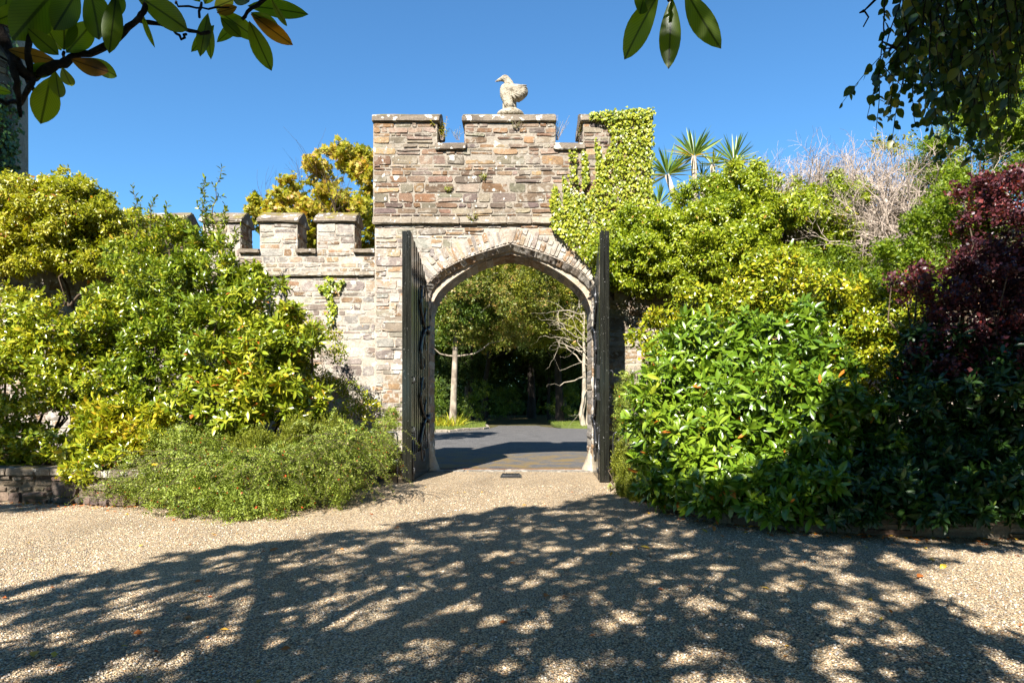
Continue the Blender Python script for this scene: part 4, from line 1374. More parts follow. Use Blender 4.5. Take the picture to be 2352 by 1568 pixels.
shrub('smoke_bush', 'purple leaved smoke bush at the right edge, half in deep shade', 'shrub',
      [B(2270, 480, 9.6, 95, 95, 0.7), B(2330, 420, 9.6, 70, 60, 0.6), B(2230, 590, 9.4, 70, 60, 0.5), B(2290, 660, 9.2, 100, 100, 0.7), B(2160, 700, 9.3, 85, 70, 0.6), B(2090, 640, 9.7, 45, 40, 0.4), B(2270, 800, 9.0, 140, 120, 0.7), B(2390, 600, 9.0, 90, 190, 0.8), B(2180, 830, 9.0, 110, 100, 0.6), B(2500, 640, 9.2, 130, 200, 0.8)],
      M['purple'], T_ROUND, 24, 0.25, 46, 7, 0.22, 0.062, a0=75, a1=40, droop=0.15, wild=0.55, nst=22)
shrub('shade_toned_shrub', 'green shrub filling the corner below the purple bush, its shade put into the leaf colour', 'shrub',
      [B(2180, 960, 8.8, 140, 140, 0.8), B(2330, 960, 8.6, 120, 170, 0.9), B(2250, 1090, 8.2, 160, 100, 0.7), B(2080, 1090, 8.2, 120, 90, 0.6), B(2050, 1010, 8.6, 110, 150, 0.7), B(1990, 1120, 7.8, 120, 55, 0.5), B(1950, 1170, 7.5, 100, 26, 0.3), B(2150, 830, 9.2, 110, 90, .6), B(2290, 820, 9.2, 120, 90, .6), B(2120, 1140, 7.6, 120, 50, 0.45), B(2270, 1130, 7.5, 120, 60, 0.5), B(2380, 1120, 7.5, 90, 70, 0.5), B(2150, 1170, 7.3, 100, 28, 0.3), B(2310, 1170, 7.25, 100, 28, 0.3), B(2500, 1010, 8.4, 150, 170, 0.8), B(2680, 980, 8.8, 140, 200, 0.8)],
      M['shade darkened green'], T_RHODO, 18, 0.36, 26, 8, 0.06, 0.14, wild=0.45, nst=14, droop=0.2, tint=-0.1, zmin=0.12)  # shade put into the leaf colour; takes in the rhododendron's shaded end
shrub('tall_shrub', 'very tall fine leaved green shrub rising behind the hanging branches', 'shrub',
      [B(2230, 330, 13.2, 130, 150, 1.0), B(2330, 160, 13.4, 110, 190, 1.1), B(2200, 480, 13.0, 120, 110, 0.9), B(2360, 360, 13.0, 100, 200, 1.0), B(2150, 400, 13.4, 70, 90, 0.7), B(2270, 60, 13.8, 90, 130, 0.9), B(2400, 60, 13.6, 120, 200, 1.0)],
      M['fine green'], T_SMALL, 34, 0.26, 44, 7, 0.16, 0.075, a0=80, a1=35, droop=0.25, wild=0.6, nst=26, r0=0.05)
shrub('heath', 'small upright golden green tree heath beside the right gate leaf', 'shrub',
      [B(1432, 1050, 10.9, 26, 45, 0.25), B(1440, 1100, 10.6, 32, 55, 0.28), B(1462, 1120, 10.2, 32, 45, 0.25)],
      M['heath'], T_QUAD, 16, 0.4, 170, 22, 0.24, 0.03, a0=55, a1=25, droop=0.0, up_=1.3, wild=0.25, nst=10, zmin=0.05, base=0.05, r0=0.012)
shrub('cotoneaster', 'small arching cotoneaster against the wall right of the right gate leaf', 'shrub',
      [B(1440, 900, 12.6, 30, 70, 0.3), B(1428, 960, 12.5, 22, 50, 0.25), B(1440, 1000, 12.2, 28, 40, 0.25), B(1412, 1130, 11.3, 22, 16, 0.25)],
      M['cotoneaster'], T_QUAD, 16, 0.42, 55, 18, 0.26, 0.034, a0=75, a1=60, droop=0.1, up_=0.2, wild=0.6, nst=10, zmin=0.05, r0=0.012)

# left
shrub('ivy_mound', 'great golden green mound of ivy over the battlements at the far left', 'ivy',
      [B(60, 500, 13.4, 150, 105, 0.8), B(190, 500, 13.4, 110, 105, 0.8), B(-80, 520, 13.4, 120, 100, 0.8), B(280, 540, 13.5, 95, 75, 0.6), B(110, 570, 13.3, 140, 50, 0.5), B(150, 430, 13.8, 60, 45, 0.5), B(330, 570, 13.5, 60, 45, 0.5), B(40, 600, 13.3, 120, 35, 0.4), B(200, 600, 13.3, 110, 35, 0.4), B(120, 480, 13.2, 150, 90, 0.7), B(-240, 540, 13.4, 130, 100, 0.8)],
      M['ivy gold'], T_OVAL, 34, 0.25, 56, 7, 0.13, 0.085, a0=90, a1=45, droop=0.7, up_=0.4, wild=0.4, nst=14, base=3.5, core=1.3)
lau = shrub('laurel', 'tall green laurel with leggy upright shoots in front of the left wall', 'shrub',
            [B(380, 660, 12.0, 130, 110, 0.8), B(480, 620, 12.2, 80, 110, 0.7), B(330, 790, 11.8, 120, 130, 0.8), B(440, 800, 11.6, 130, 130, 0.8), B(300, 600, 12.4, 60, 70, 0.6), B(400, 540, 12.6, 60, 50, 0.4), B(290, 900, 11.4, 120, 100, 0.7), B(250, 690, 12.3, 70, 60, 0.4), B(520, 720, 12.0, 80, 90, 0.5)],
            M['laurel'], T_LAUREL, 30, 0.25, 28, 8, 0.16, 0.115, a0=70, a1=30, droop=0.12, up_=0.7, wild=0.45, nst=30)
mb = MB(); tips_, axs_ = [], []
for px0, py0, px1, py1 in ((470, 640, 505, 384), (470, 560, 470, 410), (492, 560, 455, 470), (505, 560, 520, 470), (318, 620, 308, 428), (335, 600, 352, 450), (385, 600, 382, 468), (300, 620, 322, 470), (440, 600, 425, 500), (520, 620, 545, 520)):
    a, b = P(px0, py0, 12.3), P(px1, py1, 12.3 + rng.normal(0, .1))
    ct = [a.lerp(b, t) + Vector((rng.normal(0, .02), rng.normal(0, .04), 0)) for t in np.linspace(0, 1, 12)]
    mb.tube(ct, np.linspace(0.016, 0.004, 12), 5, cap=False)
    for i in range(3, 12):
        tips_.append(tuple(ct[i])); axs_.append(tuple((ct[i] - ct[i - 1]).normalized()))
        if 3 < i < 10 and rng.random() < 0.8:
            dd = (Vector((rng.normal(0, .8), rng.normal(0, .6), 0.9))).normalized()
            e = ct[i] + dd * rng.uniform(.12, .28) * (1.1 - i / 14)
            mb.tube([ct[i], e], [.006, .003], 4, cap=False)
            tips_.append(tuple(e)); axs_.append(tuple(dd))
mb.build('shoots', M['bark'], lau)
p_, d_, n_, _ = shoots(np.array(tips_), np.array(axs_), 7, 0.12, 75, 30, 0.05, 0.25)
leaf_mesh('shoot_leaves', T_LAUREL, p_, d_, n_, 0.095 * rng.uniform(.6, 1.2, len(p_)), M['laurel'], lau, np.clip(rng.random(len(p_)) * .8, 0, 1))
shrub('yellow_camellia', 'broad yellow green camellia below the ivy mound at the left edge', 'shrub',
      [B(110, 790, 11.2, 150, 110, 0.9), B(220, 760, 11.5, 90, 80, 0.7), B(30, 830, 11.0, 120, 120, 0.8), B(180, 880, 10.9, 130, 90, 0.7), B(-60, 780, 11.2, 110, 120, 0.8), B(70, 700, 11.6, 100, 50, 0.5), B(10, 960, 10.6, 120, 90, 0.6), B(70, 1020, 10.5, 110, 60, 0.5), B(-40, 1030, 10.4, 110, 60, 0.5), B(-210, 850, 11.0, 140, 160, 0.9)],
      M['camellia'], T_OVAL, 28, 0.26, 34, 7, 0.15, 0.095, a0=80, a1=40, droop=0.3, up_=0.5, wild=0.45, nst=22)
shrub('warm_rhododendron', 'rounded rhododendron with scattered orange leaves left of the bare wall', 'shrub',
      [B(600, 720, 11.4, 95, 95, 0.7), B(560, 830, 11.0, 140, 110, 0.8), B(660, 800, 11.2, 80, 100, 0.6), B(620, 900, 10.8, 130, 80, 0.7), B(500, 930, 10.7, 130, 80, 0.7), B(690, 920, 10.9, 70, 60, 0.5), B(570, 650, 11.7, 50, 50, 0.4)],
      M['rhodo warm'], T_RHODO, 30, 0.25, 26, 9, 0.05, 0.15, a0=100, a1=35, droop=0.12, up_=0.55, wild=0.4, nst=24)
shrub('pale_shrub', 'low pale yellow green shrub leaning over the left bed wall', 'shrub',
      [B(230, 1010, 10.2, 80, 60, 0.5), B(300, 960, 10.5, 100, 60, 0.6), B(200, 1085, 9.8, 65, 30, 0.35), B(270, 1060, 9.9, 80, 45, 0.45), B(180, 1040, 10.1, 40, 30, 0.3), B(250, 960, 10.6, 90, 45, 0.4), B(330, 1010, 10.2, 80, 40, 0.4)],
      M['camellia'], T_LAUREL, 18, 0.36, 40, 8, 0.16, 0.12, a0=75, a1=35, droop=0.15, up_=0.4, wild=0.55, nst=14, zmin=0.25, tint=0.12)
shrub('thin_shrub', 'thin twiggy shrub with small yellow leaves against the wall left of the gate', 'shrub',
      [B(745, 830, 12.6, 55, 90, 0.4), B(800, 910, 12.4, 55, 50, 0.35), B(720, 760, 12.9, 30, 55, 0.3), B(850, 940, 12.5, 40, 30, 0.3)],
      M['camellia'], T_SMALL, 14, 0.34, 46, 6, 0.2, 0.065, stem_mat='twig', a0=70, a1=40, wild=0.7, nst=30, r0=0.010, core=0.05)
cot = shrub('cotoneaster', 'wide grey green cotoneaster with red berries spilling over the left bed wall', 'shrub',
            [B(420, 1090, 9.6, 160, 55, 0.7), B(560, 1090, 9.4, 180, 70, 0.8), B(720, 1070, 10.0, 150, 80, 0.8), B(830, 1040, 10.8, 95, 75, 0.8), B(470, 1140, 8.9, 150, 38, 0.5), B(600, 1150, 8.75, 120, 40, 0.45), B(740, 1120, 9.4, 110, 40, 0.5), B(330, 1110, 9.6, 90, 35, 0.4), B(420, 1010, 10.2, 110, 40, 0.5), B(560, 1180, 8.6, 60, 16, 0.3)],
            M['cotoneaster'], T_QUAD, 34, 0.28, 42, 20, 0.30, 0.036, a0=75, a1=55, droop=0.12, up_=0.15, wild=0.5, nst=30, zmin=0.02, base=0.1, depth=0.45, back=0.2, r0=0.014)
mb = MB(); tips_, axs_ = [], []
for i in range(330):                                      # long arching sprays that break the outline
    px = rng.uniform(235, 900)
    py = (1000 if px > 320 else 1070) + 130 * rng.random() * (1 if px > 320 else .4) + (30 if px < 700 else -20)
    D = 9.1 + (px - 560) ** 2 / 120000 * 1.1 + rng.uniform(-.2, .3)
    a = P(px, py, D)
    dd = Vector((rng.normal(0, .7) + (-.5 if px < 400 else 0), -0.75 + rng.normal(0, .3), 0.35 + rng.normal(0, .3))).normalized()
    pts = [a]
    for j in range(int(rng.integers(6, 11))):
        dd = (dd + Vector((0, 0, -0.13))).normalized()
        pts.append(pts[-1] + dd * 0.085)
    if pts[-1].z < 0.03: continue
    mb.tube(pts, np.linspace(.006, .002, len(pts)), 3, cap=False)
    for j in range(1, len(pts)): tips_.append(tuple(pts[j])); axs_.append(tuple((pts[j] - pts[j - 1]).normalized()))
mb.build('sprays', M['bark'], cot)
p_, d_, n_, _ = shoots(np.array(tips_), np.array(axs_), 7, 0.085, 75, 65, 0.0, 0.3)
leaf_mesh('spray_leaves', T_QUAD, p_, d_, n_, 0.036 * rng.uniform(.6, 1.2, len(p_)), M['cotoneaster'], cot)
shrub('heath', 'soft olive heath growing between the cotoneaster and the rhododendron', 'shrub',
      [B(600, 1010, 10.3, 90, 40, 0.4), B(700, 990, 10.6, 70, 40, 0.4), B(770, 985, 10.9, 50, 45, 0.35)],
      M['heath'], T_QUAD, 18, 0.4, 110, 22, 0.24, 0.03, a0=55, a1=25, droop=0.0, up_=1.1, wild=0.35, nst=8, r0=0.012)
shrub('cotoneaster', 'upright cotoneaster sprays against the wall behind the left gate leaf', 'shrub',
      [B(885, 990, 12.4, 35, 40, 0.3), B(900, 950, 12.9, 25, 22, 0.2), B(860, 1030, 11.8, 40, 40, 0.3)],
      M['cotoneaster'], T_QUAD, 16, 0.42, 55, 18, 0.26, 0.034, a0=75, a1=60, droop=0.0, up_=0.4, wild=0.6, nst=10, zmin=0.05, r0=0.012)

# ------------------------------------------------------------------ bare twiggy shrubs behind the right wall
def dead_shrub(label, cx, cy, n, spread, L, depth, hz, base=4.2):
    root = thing('bare_shrub', label, 'shrub', (cx, cy, base))
    mb = MB(); ends = []
    for i in range(n):
        t = (i + 0.5) / n * 2 - 1
        p = Vector((cx + t * spread * 0.8 + rng.normal(0, .25), cy + rng.uniform(-.8, .8), base - 0.6 + hz * (1 - t * t) * .5 + rng.uniform(0, .9)))
        dd = Vector((t * 0.7 + rng.normal(0, .75), rng.normal(-.2, .6), 0.8)).normalized()
        grow(mb, p, dd, L * rng.uniform(.7, 1.1), 0.026, depth, ends, (2, 4), 0.62, 0.10, 4, 0.78, 0.24, 3)
    mb.build('twigs', M['twig'], root)
    return root, ends


c1 = P(1920, 470, 15.0)
_, e1 = dead_shrub('wide pale leafless shrub with bleached twigs behind the right wall', c1.x, c1.y, 120, 2.3, 0.8, 4, 0.8, 5.0)
c2 = P(2040, 520, 14.4)
_, e2 = dead_shrub('pinkish leafless twiggy shrub sprawling between ivy and tall green shrub', c2.x, c2.y - 0.6, 90, 1.5, 0.75, 4, 0.6, 4.5)
c3 = P(1600, 480, 14.9)
_, e3 = dead_shrub('small grey leafless shrub at the foot of the cabbage palms', c3.x, c3.y, 20, 0.55, 0.42, 4, 0.3, 5.0)
shrub('sapling', 'wispy green sapling poking above the bleached twigs', 'shrub', [B(2030, 340, 16.0, 45, 25, 0.4), B(2070, 330, 16.2, 40, 30, 0.4), B(2010, 320, 16.0, 20, 20, 0.3)], M['wood olive'], T_SMALL, 10, 0.35, 14, 6, 0.2, 0.10, nst=14, base=4.5, core=0.1, r0=0.02)

# ------------------------------------------------------------------ cabbage palms
def palm(label, px, py, D, r, foot, n=70):
    h = P(px, py, D)
    f = Vector(foot)
    root = thing('cabbage_palm', label, 'palm', tuple(f), 'cabbage palms behind the right wall')
    mb = MB()
    pts = [f.lerp(h, t) + Vector((0.12 * math.sin(2.6 * t), 0, 0)) * (1 if abs(h.x - f.x) < 1 else 0.3) for t in np.linspace(0, 1, 9)]
    mb.tube(pts, np.linspace(0.11, 0.075, 9), 8)
    mb.build('trunk', M['palm bark'], root, True)
    d = rdir(n * 2); d = d[d[:, 2] > -0.45][:n]
    d[:, 2] += 0.25
    d = unit(d)
    pos = np.tile(np.array(pts[-1]), (len(d), 1)) + d * 0.05
    size = r * rng.uniform(0.8, 1.12, len(d)) * np.where(d[:, 2] < 0.1, 0.85, 1.0)
    rn = np.clip(0.75 - 0.55 * d[:, 2] + rng.normal(0, .18, len(d)), 0, 1)
    leaf_mesh('crown', T_SWORD, pos, d, np.array([0, 0, 1.0]) + rng.normal(0, .4, d.shape), size, M['palm'], root, rn)
    return root


palm('leftmost cabbage palm with a leaning pale stem, close to the tower ivy', 1527, 402, 18, 0.78, (5.2, 18.0, 4.0))
palm('tallest cabbage palm with a straight stem above the ivy', 1588, 360, 18, 0.80, (4.95, 18.2, 3.0))
palm('low cabbage palm half hidden by the tower ivy', 1508, 470, 17, 0.60, (3.8, 17.0, 3.0), 46)
palm('small yellowing cabbage palm behind the tallest palm', 1632, 380, 19, 0.55, (5.8, 19.0, 3.0), 40)
palm('rightmost cabbage palm peeping over the ivy', 1680, 372, 18, 0.72, (6.1, 18.0, 3.0), 60)
palm('short yellow cabbage palm below the tallest palm', 1608, 412, 18.6, 0.45, (5.3, 18.6, 3.0), 36)

# ------------------------------------------------------------------ maple behind the left wall
mp = thing('maple_tree', 'maple tree turning yellow and orange behind the wall left of the tower', 'tree', (-5.2, 19.5, 0))
mb = MB(); ends = []
grow(mb, (-5.2, 19.5, 0), (0.02, 0, 1), 3.4, 0.24, 0, [], sub=4)
for dx in (-0.75, -0.35, -0.05, 0.3, 0.6, -0.55, 0.1):
    grow(mb, (-5.2 + dx * .1, 19.5, 3.2), (dx, rng.normal(0, .35), 1.0), 1.9, 0.11, 4, ends, (2, 3), 0.42, 0.22, 6, 0.6, 0.14, 4)
mb.build('trunk', M['bark'], mp, True)
pts_ = np.array([tuple(p) for p, d in ends]); drs = np.array([tuple(d) for p, d in ends])
blb = [B(790, 420, 19.5, 90, 110, 1.2), B(700, 470, 19.3, 95, 80, 1.0), B(620, 500, 19.2, 75, 55, 0.8), B(820, 520, 19.4, 80, 120, 1.2), B(830, 370, 19.6, 35, 50, 0.6), B(590, 480, 19.2, 35, 30, 0.5), B(840, 400, 19.4, 40, 70, .6), B(740, 500, 19.2, 110, 70, 1.0), B(690, 520, 19.0, 90, 60, .9), B(760, 380, 19.6, 50, 50, .6), B(650, 480, 19.2, 70, 60, .8)]
tp, nm = tips_on(clumps(blb, 26, 0.28), 28, 0.8, 0.4)
foliage(mp, M['maple'], T_MAPLE, tp, nm, 5, 0.14, 0.125, 80, 40, 0.35, 0.4, 0.5, name='crown')

# ------------------------------------------------------------------ woodland beyond the arch
def wood_tree(label, x, y, h, r, z0, mat, trunk_r, bark='bark', n_sub=60, dens=11, lsize=0.15, lean=0.0, group='woodland trees beyond the arch', low_limbs=True, twin=False, fy=0.0):
    root = thing('woodland_tree', label, 'tree', (x, y, 0), group)
    mb = MB()
    tops = [(x + lean, y, h * 0.8)] + ([(x + lean + 0.9, y + .3, h * 0.75)] if twin else [])
    for t in tops:
        a, b = Vector((x, y, 0.05)), Vector(t)
        pts = [a.lerp(b, u) + Vector((rng.normal(0, .12) * u, rng.normal(0, .1) * u, 0)) for u in np.linspace(0, 1, 9)]
        mb.tube(pts, [trunk_r * (1.25 - .2 * min(1, u * 8)) * (1 - .75 * u) for u in np.linspace(0, 1, 9)], 9, cap=False)
        for i in range(3, 9):
            for q in range(2):
                dd = Vector((rng.normal(0, 1), rng.normal(-.2, .8), rng.uniform(.1, .8))).normalized()
                grow(mb, pts[i], dd, r * rng.uniform(.4, .7), trunk_r * .28, 1, [], (1, 2), .5, .1, 5, .5, .16, 4)
    mb.build('trunk', M[bark], root, True)
    cz = (h + z0) / 2
    subs = clumps([(x + lean, y + fy, cz, r, r * .95, (h - z0) / 2), (x + lean * .5, y + fy * .6, cz - (h - z0) * .1, r * .65, r * .6, (h - z0) * .4)], n_sub, 0.27)
    tp, nm = tips_on(subs, dens, 0.7, 0.5, -0.9)
    foliage(root, M[mat], T_SMALL, tp, nm, 6, 0.22, lsize, 85, 45, 0.3, 0.35, 0.5, name='crown', zmin=0.5)
    return root


wood_tree('woodland tree with mottled pale trunk on the left verge', -3.17, 34.9, 12.5, 3.3, 4.1, 'wood green', 0.19, 'mid bark', lean=0.35, fy=0.6)
wood_tree('dark green woodland tree at the far left seen through the arch', -7.4, 36.5, 11.5, 3.6, 1.6, 'wood green', 0.25)
wood_tree('rust tinged woodland tree leaning over the road at the middle of the arch', -1.9, 41.5, 13.0, 3.6, 3.3, 'wood rust', 0.18, 'dark bark', lean=1.0, fy=-6.5)
wood_tree('olive woodland tree with the largest crown, right of the road', 3.0, 40.5, 14.0, 4.2, 3.4, 'wood olive', 0.26, 'dark bark', lean=-0.5, fy=-4.0)
wood_tree('low yellow green woodland tree behind the pale bare trees', 6.2, 38.0, 10.5, 3.2, 2.6, 'wood olive', 0.2)
wood_tree('tall dark woodland tree topping the arch behind the rust one', 1.4, 48, 16.5, 5.2, 4.0, 'wood green', 0.3, bark='dark bark', dens=11, lsize=0.2)
wood_tree('shaded woodland tree deep on the left of the road', -5.6, 45, 14.5, 4.6, 3.5, 'wood green', 0.28, bark='dark bark', dens=9, lsize=0.2)
wood_tree('shaded woodland tree deep on the right of the road', 6.0, 46, 14.5, 4.6, 2.2, 'wood green', 0.28, bark='dark bark', dens=9, lsize=0.2)
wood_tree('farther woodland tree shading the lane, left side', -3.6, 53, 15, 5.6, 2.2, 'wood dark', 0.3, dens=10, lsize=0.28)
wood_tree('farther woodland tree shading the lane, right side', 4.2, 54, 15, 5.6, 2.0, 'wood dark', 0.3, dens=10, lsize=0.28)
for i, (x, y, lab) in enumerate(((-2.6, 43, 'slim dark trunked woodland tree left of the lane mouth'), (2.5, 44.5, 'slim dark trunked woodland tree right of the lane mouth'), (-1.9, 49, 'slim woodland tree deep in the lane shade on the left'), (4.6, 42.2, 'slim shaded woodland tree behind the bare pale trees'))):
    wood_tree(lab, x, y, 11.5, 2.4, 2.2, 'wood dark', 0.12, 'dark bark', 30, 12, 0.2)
for x, y, r, lab in ((-4.9, 37.2, 1.3, 'woodland bush at the far left of the left verge'), (-2.5, 40.0, 1.2, 'woodland bush behind the mottled pale trunk'), (3.2, 41.0, 1.2, 'woodland bush left of the pale bare trees'), (5.8, 39.5, 1.4, 'woodland bush at the right jamb behind the bare trees'), (-.6, 46, 1.5, 'low shaded woodland bush at the end of the lane')):
    shrub('woodland_bush', lab, 'shrub', [(x, y, 1.1, r, r * .8, 1.2), (x + .5, y + .2, 2.0, r * .6, r * .6, .8)], M['wood green'], T_SMALL, 18, 0.3, 8, 6, 0.2, 0.15, nst=8, base=0.0, zmin=0.05)
# the deep wood closing the view
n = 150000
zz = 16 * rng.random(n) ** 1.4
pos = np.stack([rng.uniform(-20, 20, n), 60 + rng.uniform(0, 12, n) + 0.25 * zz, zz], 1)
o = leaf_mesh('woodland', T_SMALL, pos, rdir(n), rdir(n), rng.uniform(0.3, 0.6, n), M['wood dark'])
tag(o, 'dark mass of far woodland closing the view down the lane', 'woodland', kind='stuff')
# pale bare trees at the right verge
for (x, y, h, lx, lab) in ((3.72, 34.4, 6.0, 0.10, 'pale bare tree with crooked dead limbs at the right verge'), (4.05, 34.7, 6.8, 0.2, 'thicker pale bare trunk beside the crooked one'), (4.2, 34.2, 5.0, 0.45, 'pale leaning bare trunk nearest the right jamb')):
    rt_ = thing('bare_tree', lab, 'tree', (x, y, 0.1), 'pale bare trees on the verge')
    mb = MB(); a = Vector((x, y, 0.05)); b = Vector((x + lx, y, h))
    pts = [a.lerp(b, t) + Vector((rng.normal(0, .05), 0, 0)) for t in np.linspace(0, 1, 10)]
    mb.tube(pts, np.linspace(0.15, 0.045, 10), 8, cap=False)
    for i in range(4, 10):
        grow(mb, pts[i], (-1.0 + rng.normal(0, .5), rng.normal(-.3, .4), rng.uniform(-.1, .7)), 1.5, 0.042, 2, [], (1, 3), .6, .05, 5, .5, .28, 5)
    mb.build('trunk', M['pale bark'], rt_, True)
lil = thing('daylily_clump', 'clump of yellow green strap leaves on the left verge by the pale trunk', 'plant', (-3.9, 34.4, 0.1))
n = 420
pos = np.stack([rng.uniform(-5.0, -2.55, n), rng.uniform(33.2, 35.0, n), np.full(n, 0.08)], 1)
leaf_mesh('leaves', T_BLADE, pos, unit(rng.normal(0, .5, (n, 3)) + np.array([0, 0, .8])), np.array([0, 0, 1.0]) + rng.normal(0, .3, (n, 3)), rng.uniform(.4, .85, n), M['lily'], lil, width=np.full(n, 1.3))

# ------------------------------------------------------------------ magnolia over the camera: trunk, limbs, near leaves, shading crown
mag = thing('magnolia_tree', 'dark magnolia branches with large glossy leaves hanging in from the top left', 'tree', (-3.6, -1.6, 0))
MD = 2.2
mb = MB()


def limb(pxs, r0, r1, D=MD, dz=0.03):
    pts = [P(x, y, D + rng.normal(0, dz)) for x, y in pxs]
    q = []
    for i in range(len(pts) - 1):
        for t in (0, .33, .66): q.append(pts[i].lerp(pts[i + 1], t) + Vector(rng.normal(0, .0025, 3)))
    q.append(pts[-1])
    mb.tube(q, np.linspace(r0, r1, len(q)) * (1 + .1 * rng.normal(0, 1, len(q))), 7)


limb([(-260, -160), (-60, 10), (0, 60), (18, 115), (48, 165), (75, 180), (130, 150), (185, 126), (235, 110), (270, 88), (308, 50), (330, 25), (350, -20)], 0.020, 0.008)
limb([(313, 47), (360, 53), (402, 62), (452, 77), (480, 74)], 0.0075, 0.005)
limb([(395, 70), (419, 88), (428, 79)], 0.005, 0.004)
limb([(70, 178), (66, 120), (70, 60), (80, -30)], 0.011, 0.008)
limb([(28, 130), (38, 190), (44, 236), (47, 270)], 0.014, 0.006)
limb([(42, 232), (15, 234), (-20, 226)], 0.008, 0.006)
limb([(58, 176), (74, 200), (88, 214)], 0.009, 0.006)
limb([(48, 240), (60, 205), (75, 182)], 0.008, 0.010)
limb([(404, 5), (410, 13), (450, 17), (492, 17), (540, 20)], 0.004, 0.003)
limb([(462, 8), (458, 40)], 0.005, 0.004)
limb([(640, -40), (600, 5), (568, 28), (556, 45)], 0.008, 0.006)
limb([(1545, -60), (1538, -20), (1536, 2)], 0.009, 0.006)
limb([(130, 150), (145, 134), (147, 120)], 0.007, 0.005)
limb([(60, 160), (28, 148), (0, 130)], 0.006, 0.004)
for a, b, r_ in (((-3.6, -1.6, 0), (-3.4, -1.2, 3.0), 0.24), ((-3.4, -1.2, 2.2), tuple(P(-260, -160, MD)), 0.09), ((-3.4, -1.2, 3.0), (-2.4, -1.5, 7.0), 0.17), ((-3.4, -1.2, 2.9), tuple(P(640, -40, MD) + Vector((0, -.05, .3))), 0.06), (tuple(P(640, -40, MD) + Vector((0, -.05, .3))), tuple(P(1545, -60, MD)), 0.035), ((-3.0, -1.3, 4.6), (0.5, 0.2, 6.6), 0.09), ((-3.0, -1.3, 4.2), (-5.2, -.6, 6.8), 0.09), ((-2.8, -1.4, 5.2), (-1.6, -4.2, 7.5), 0.08)):
    a, b = Vector(a), Vector(b)
    n_ = 7
    mb.tube([a.lerp(b, t) + Vector(rng.normal(0, .04, 3)) * math.sin(math.pi * t) for t in np.linspace(0, 1, n_)], np.linspace(r_, r_ * .55, n_), 8)
mb.build('branches', M['dark bark'], mag, True)
ML = [  # base px, tip px, width px, tone
    (132, -28, 25, 92, 84, .2), (180, -22, 121, 72, 56, .35), (203, -34, 239, 102, 66, .1), (267, -14, 250, 132, 42, .15), (270, -26, 274, 38, 30, .1),
    (141, 117, 93, 46, 44, .5), (147, 116, 150, 28, 56, .55), (152, 122, 214, 52, 50, .6), (135, 127, 70, 72, 40, .3), (128, 140, 22, 116, 32, .93),
    (162, 136, 259, 172, 40, .93), (190, 134, 283, 180, 34, .6), (133, 152, 54, 172, 34, .4), (116, 176, 93, 291, 58, .75), (128, 164, 134, 232, 34, .7), (143, 154, 167, 209, 26, .8), (-30, 200, 28, 214, 18, .8),
    (308, -14, 450, 76, 56, .55), (323, 22, 353, 114, 13, .6), (478, 30, 458, 132, 30, .3), (476, 36, 484, 139, 24, .5), (492, 58, 441, 118, 26, .5), (470, 10, 492, -40, 30, .6), (460, 5, 430, -30, 26, .6),
    (496, 22, 601, 96, 40, .65), (506, 40, 555, 90, 30, .1), (572, 48, 624, 169, 42, .5), (575, 32, 678, 109, 36, 1.0), (576, 29, 645, 70, 32, .35), (568, 14, 711, 28, 42, .5), (622, -4, 661, 72, 15, .6),
    (492, 18, 535, 0, 34, .91), (545, 16, 500, 30, 22, .97), (530, -20, 580, 14, 34, .3), (560, 40, 500, 96, 26, .45), (350, -20, 380, 30, 20, .3), (20, -30, 5, 60, 40, .1), (60, 20, -10, 48, 40, .6),
    (1514, -16, 1423, 144, 60, .62), (1492, -46, 1462, 42, 46, .15), (1543, -8, 1535, 171, 50, .25), (1574, -24, 1651, 119, 58, .35), (1540, -20, 1500, -60, 40, .3)]
pos, dr_, nr_, sz_, wd_, rn_ = [], [], [], [], [], []
for bx, by, tx, ty, wp, tone in ML:
    Db = MD + rng.normal(0, .03)
    a, b = P(bx, by, Db), P(tx, ty, Db + rng.uniform(-.05, .04))
    L = (b - a).length
    pos.append(tuple(a)); dr_.append(tuple(b - a)); sz_.append(L); wd_.append(wp * MD / FPX / (0.40 * L))
    v = (Vector((0, 0, CAMZ)) - a).normalized() * -1.0
    nr_.append(tuple(v + Vector(rng.normal(0, .22, 3)))); rn_.append(tone)
leaf_mesh('leaves', T_MAG, np.array(pos), np.array(dr_), np.array(nr_), np.array(sz_), M['magnolia'], mag, np.array(rn_), lut=True, width=np.array(wd_))
for o in mag.children:
    if o.name.startswith('leaves'): o.data.polygons.foreach_set('use_smooth', np.ones(len(o.data.polygons), bool))
SX, SY = SUN.x / -SUN.z, SUN.y / -SUN.z                 # drift of a shadow per metre of height


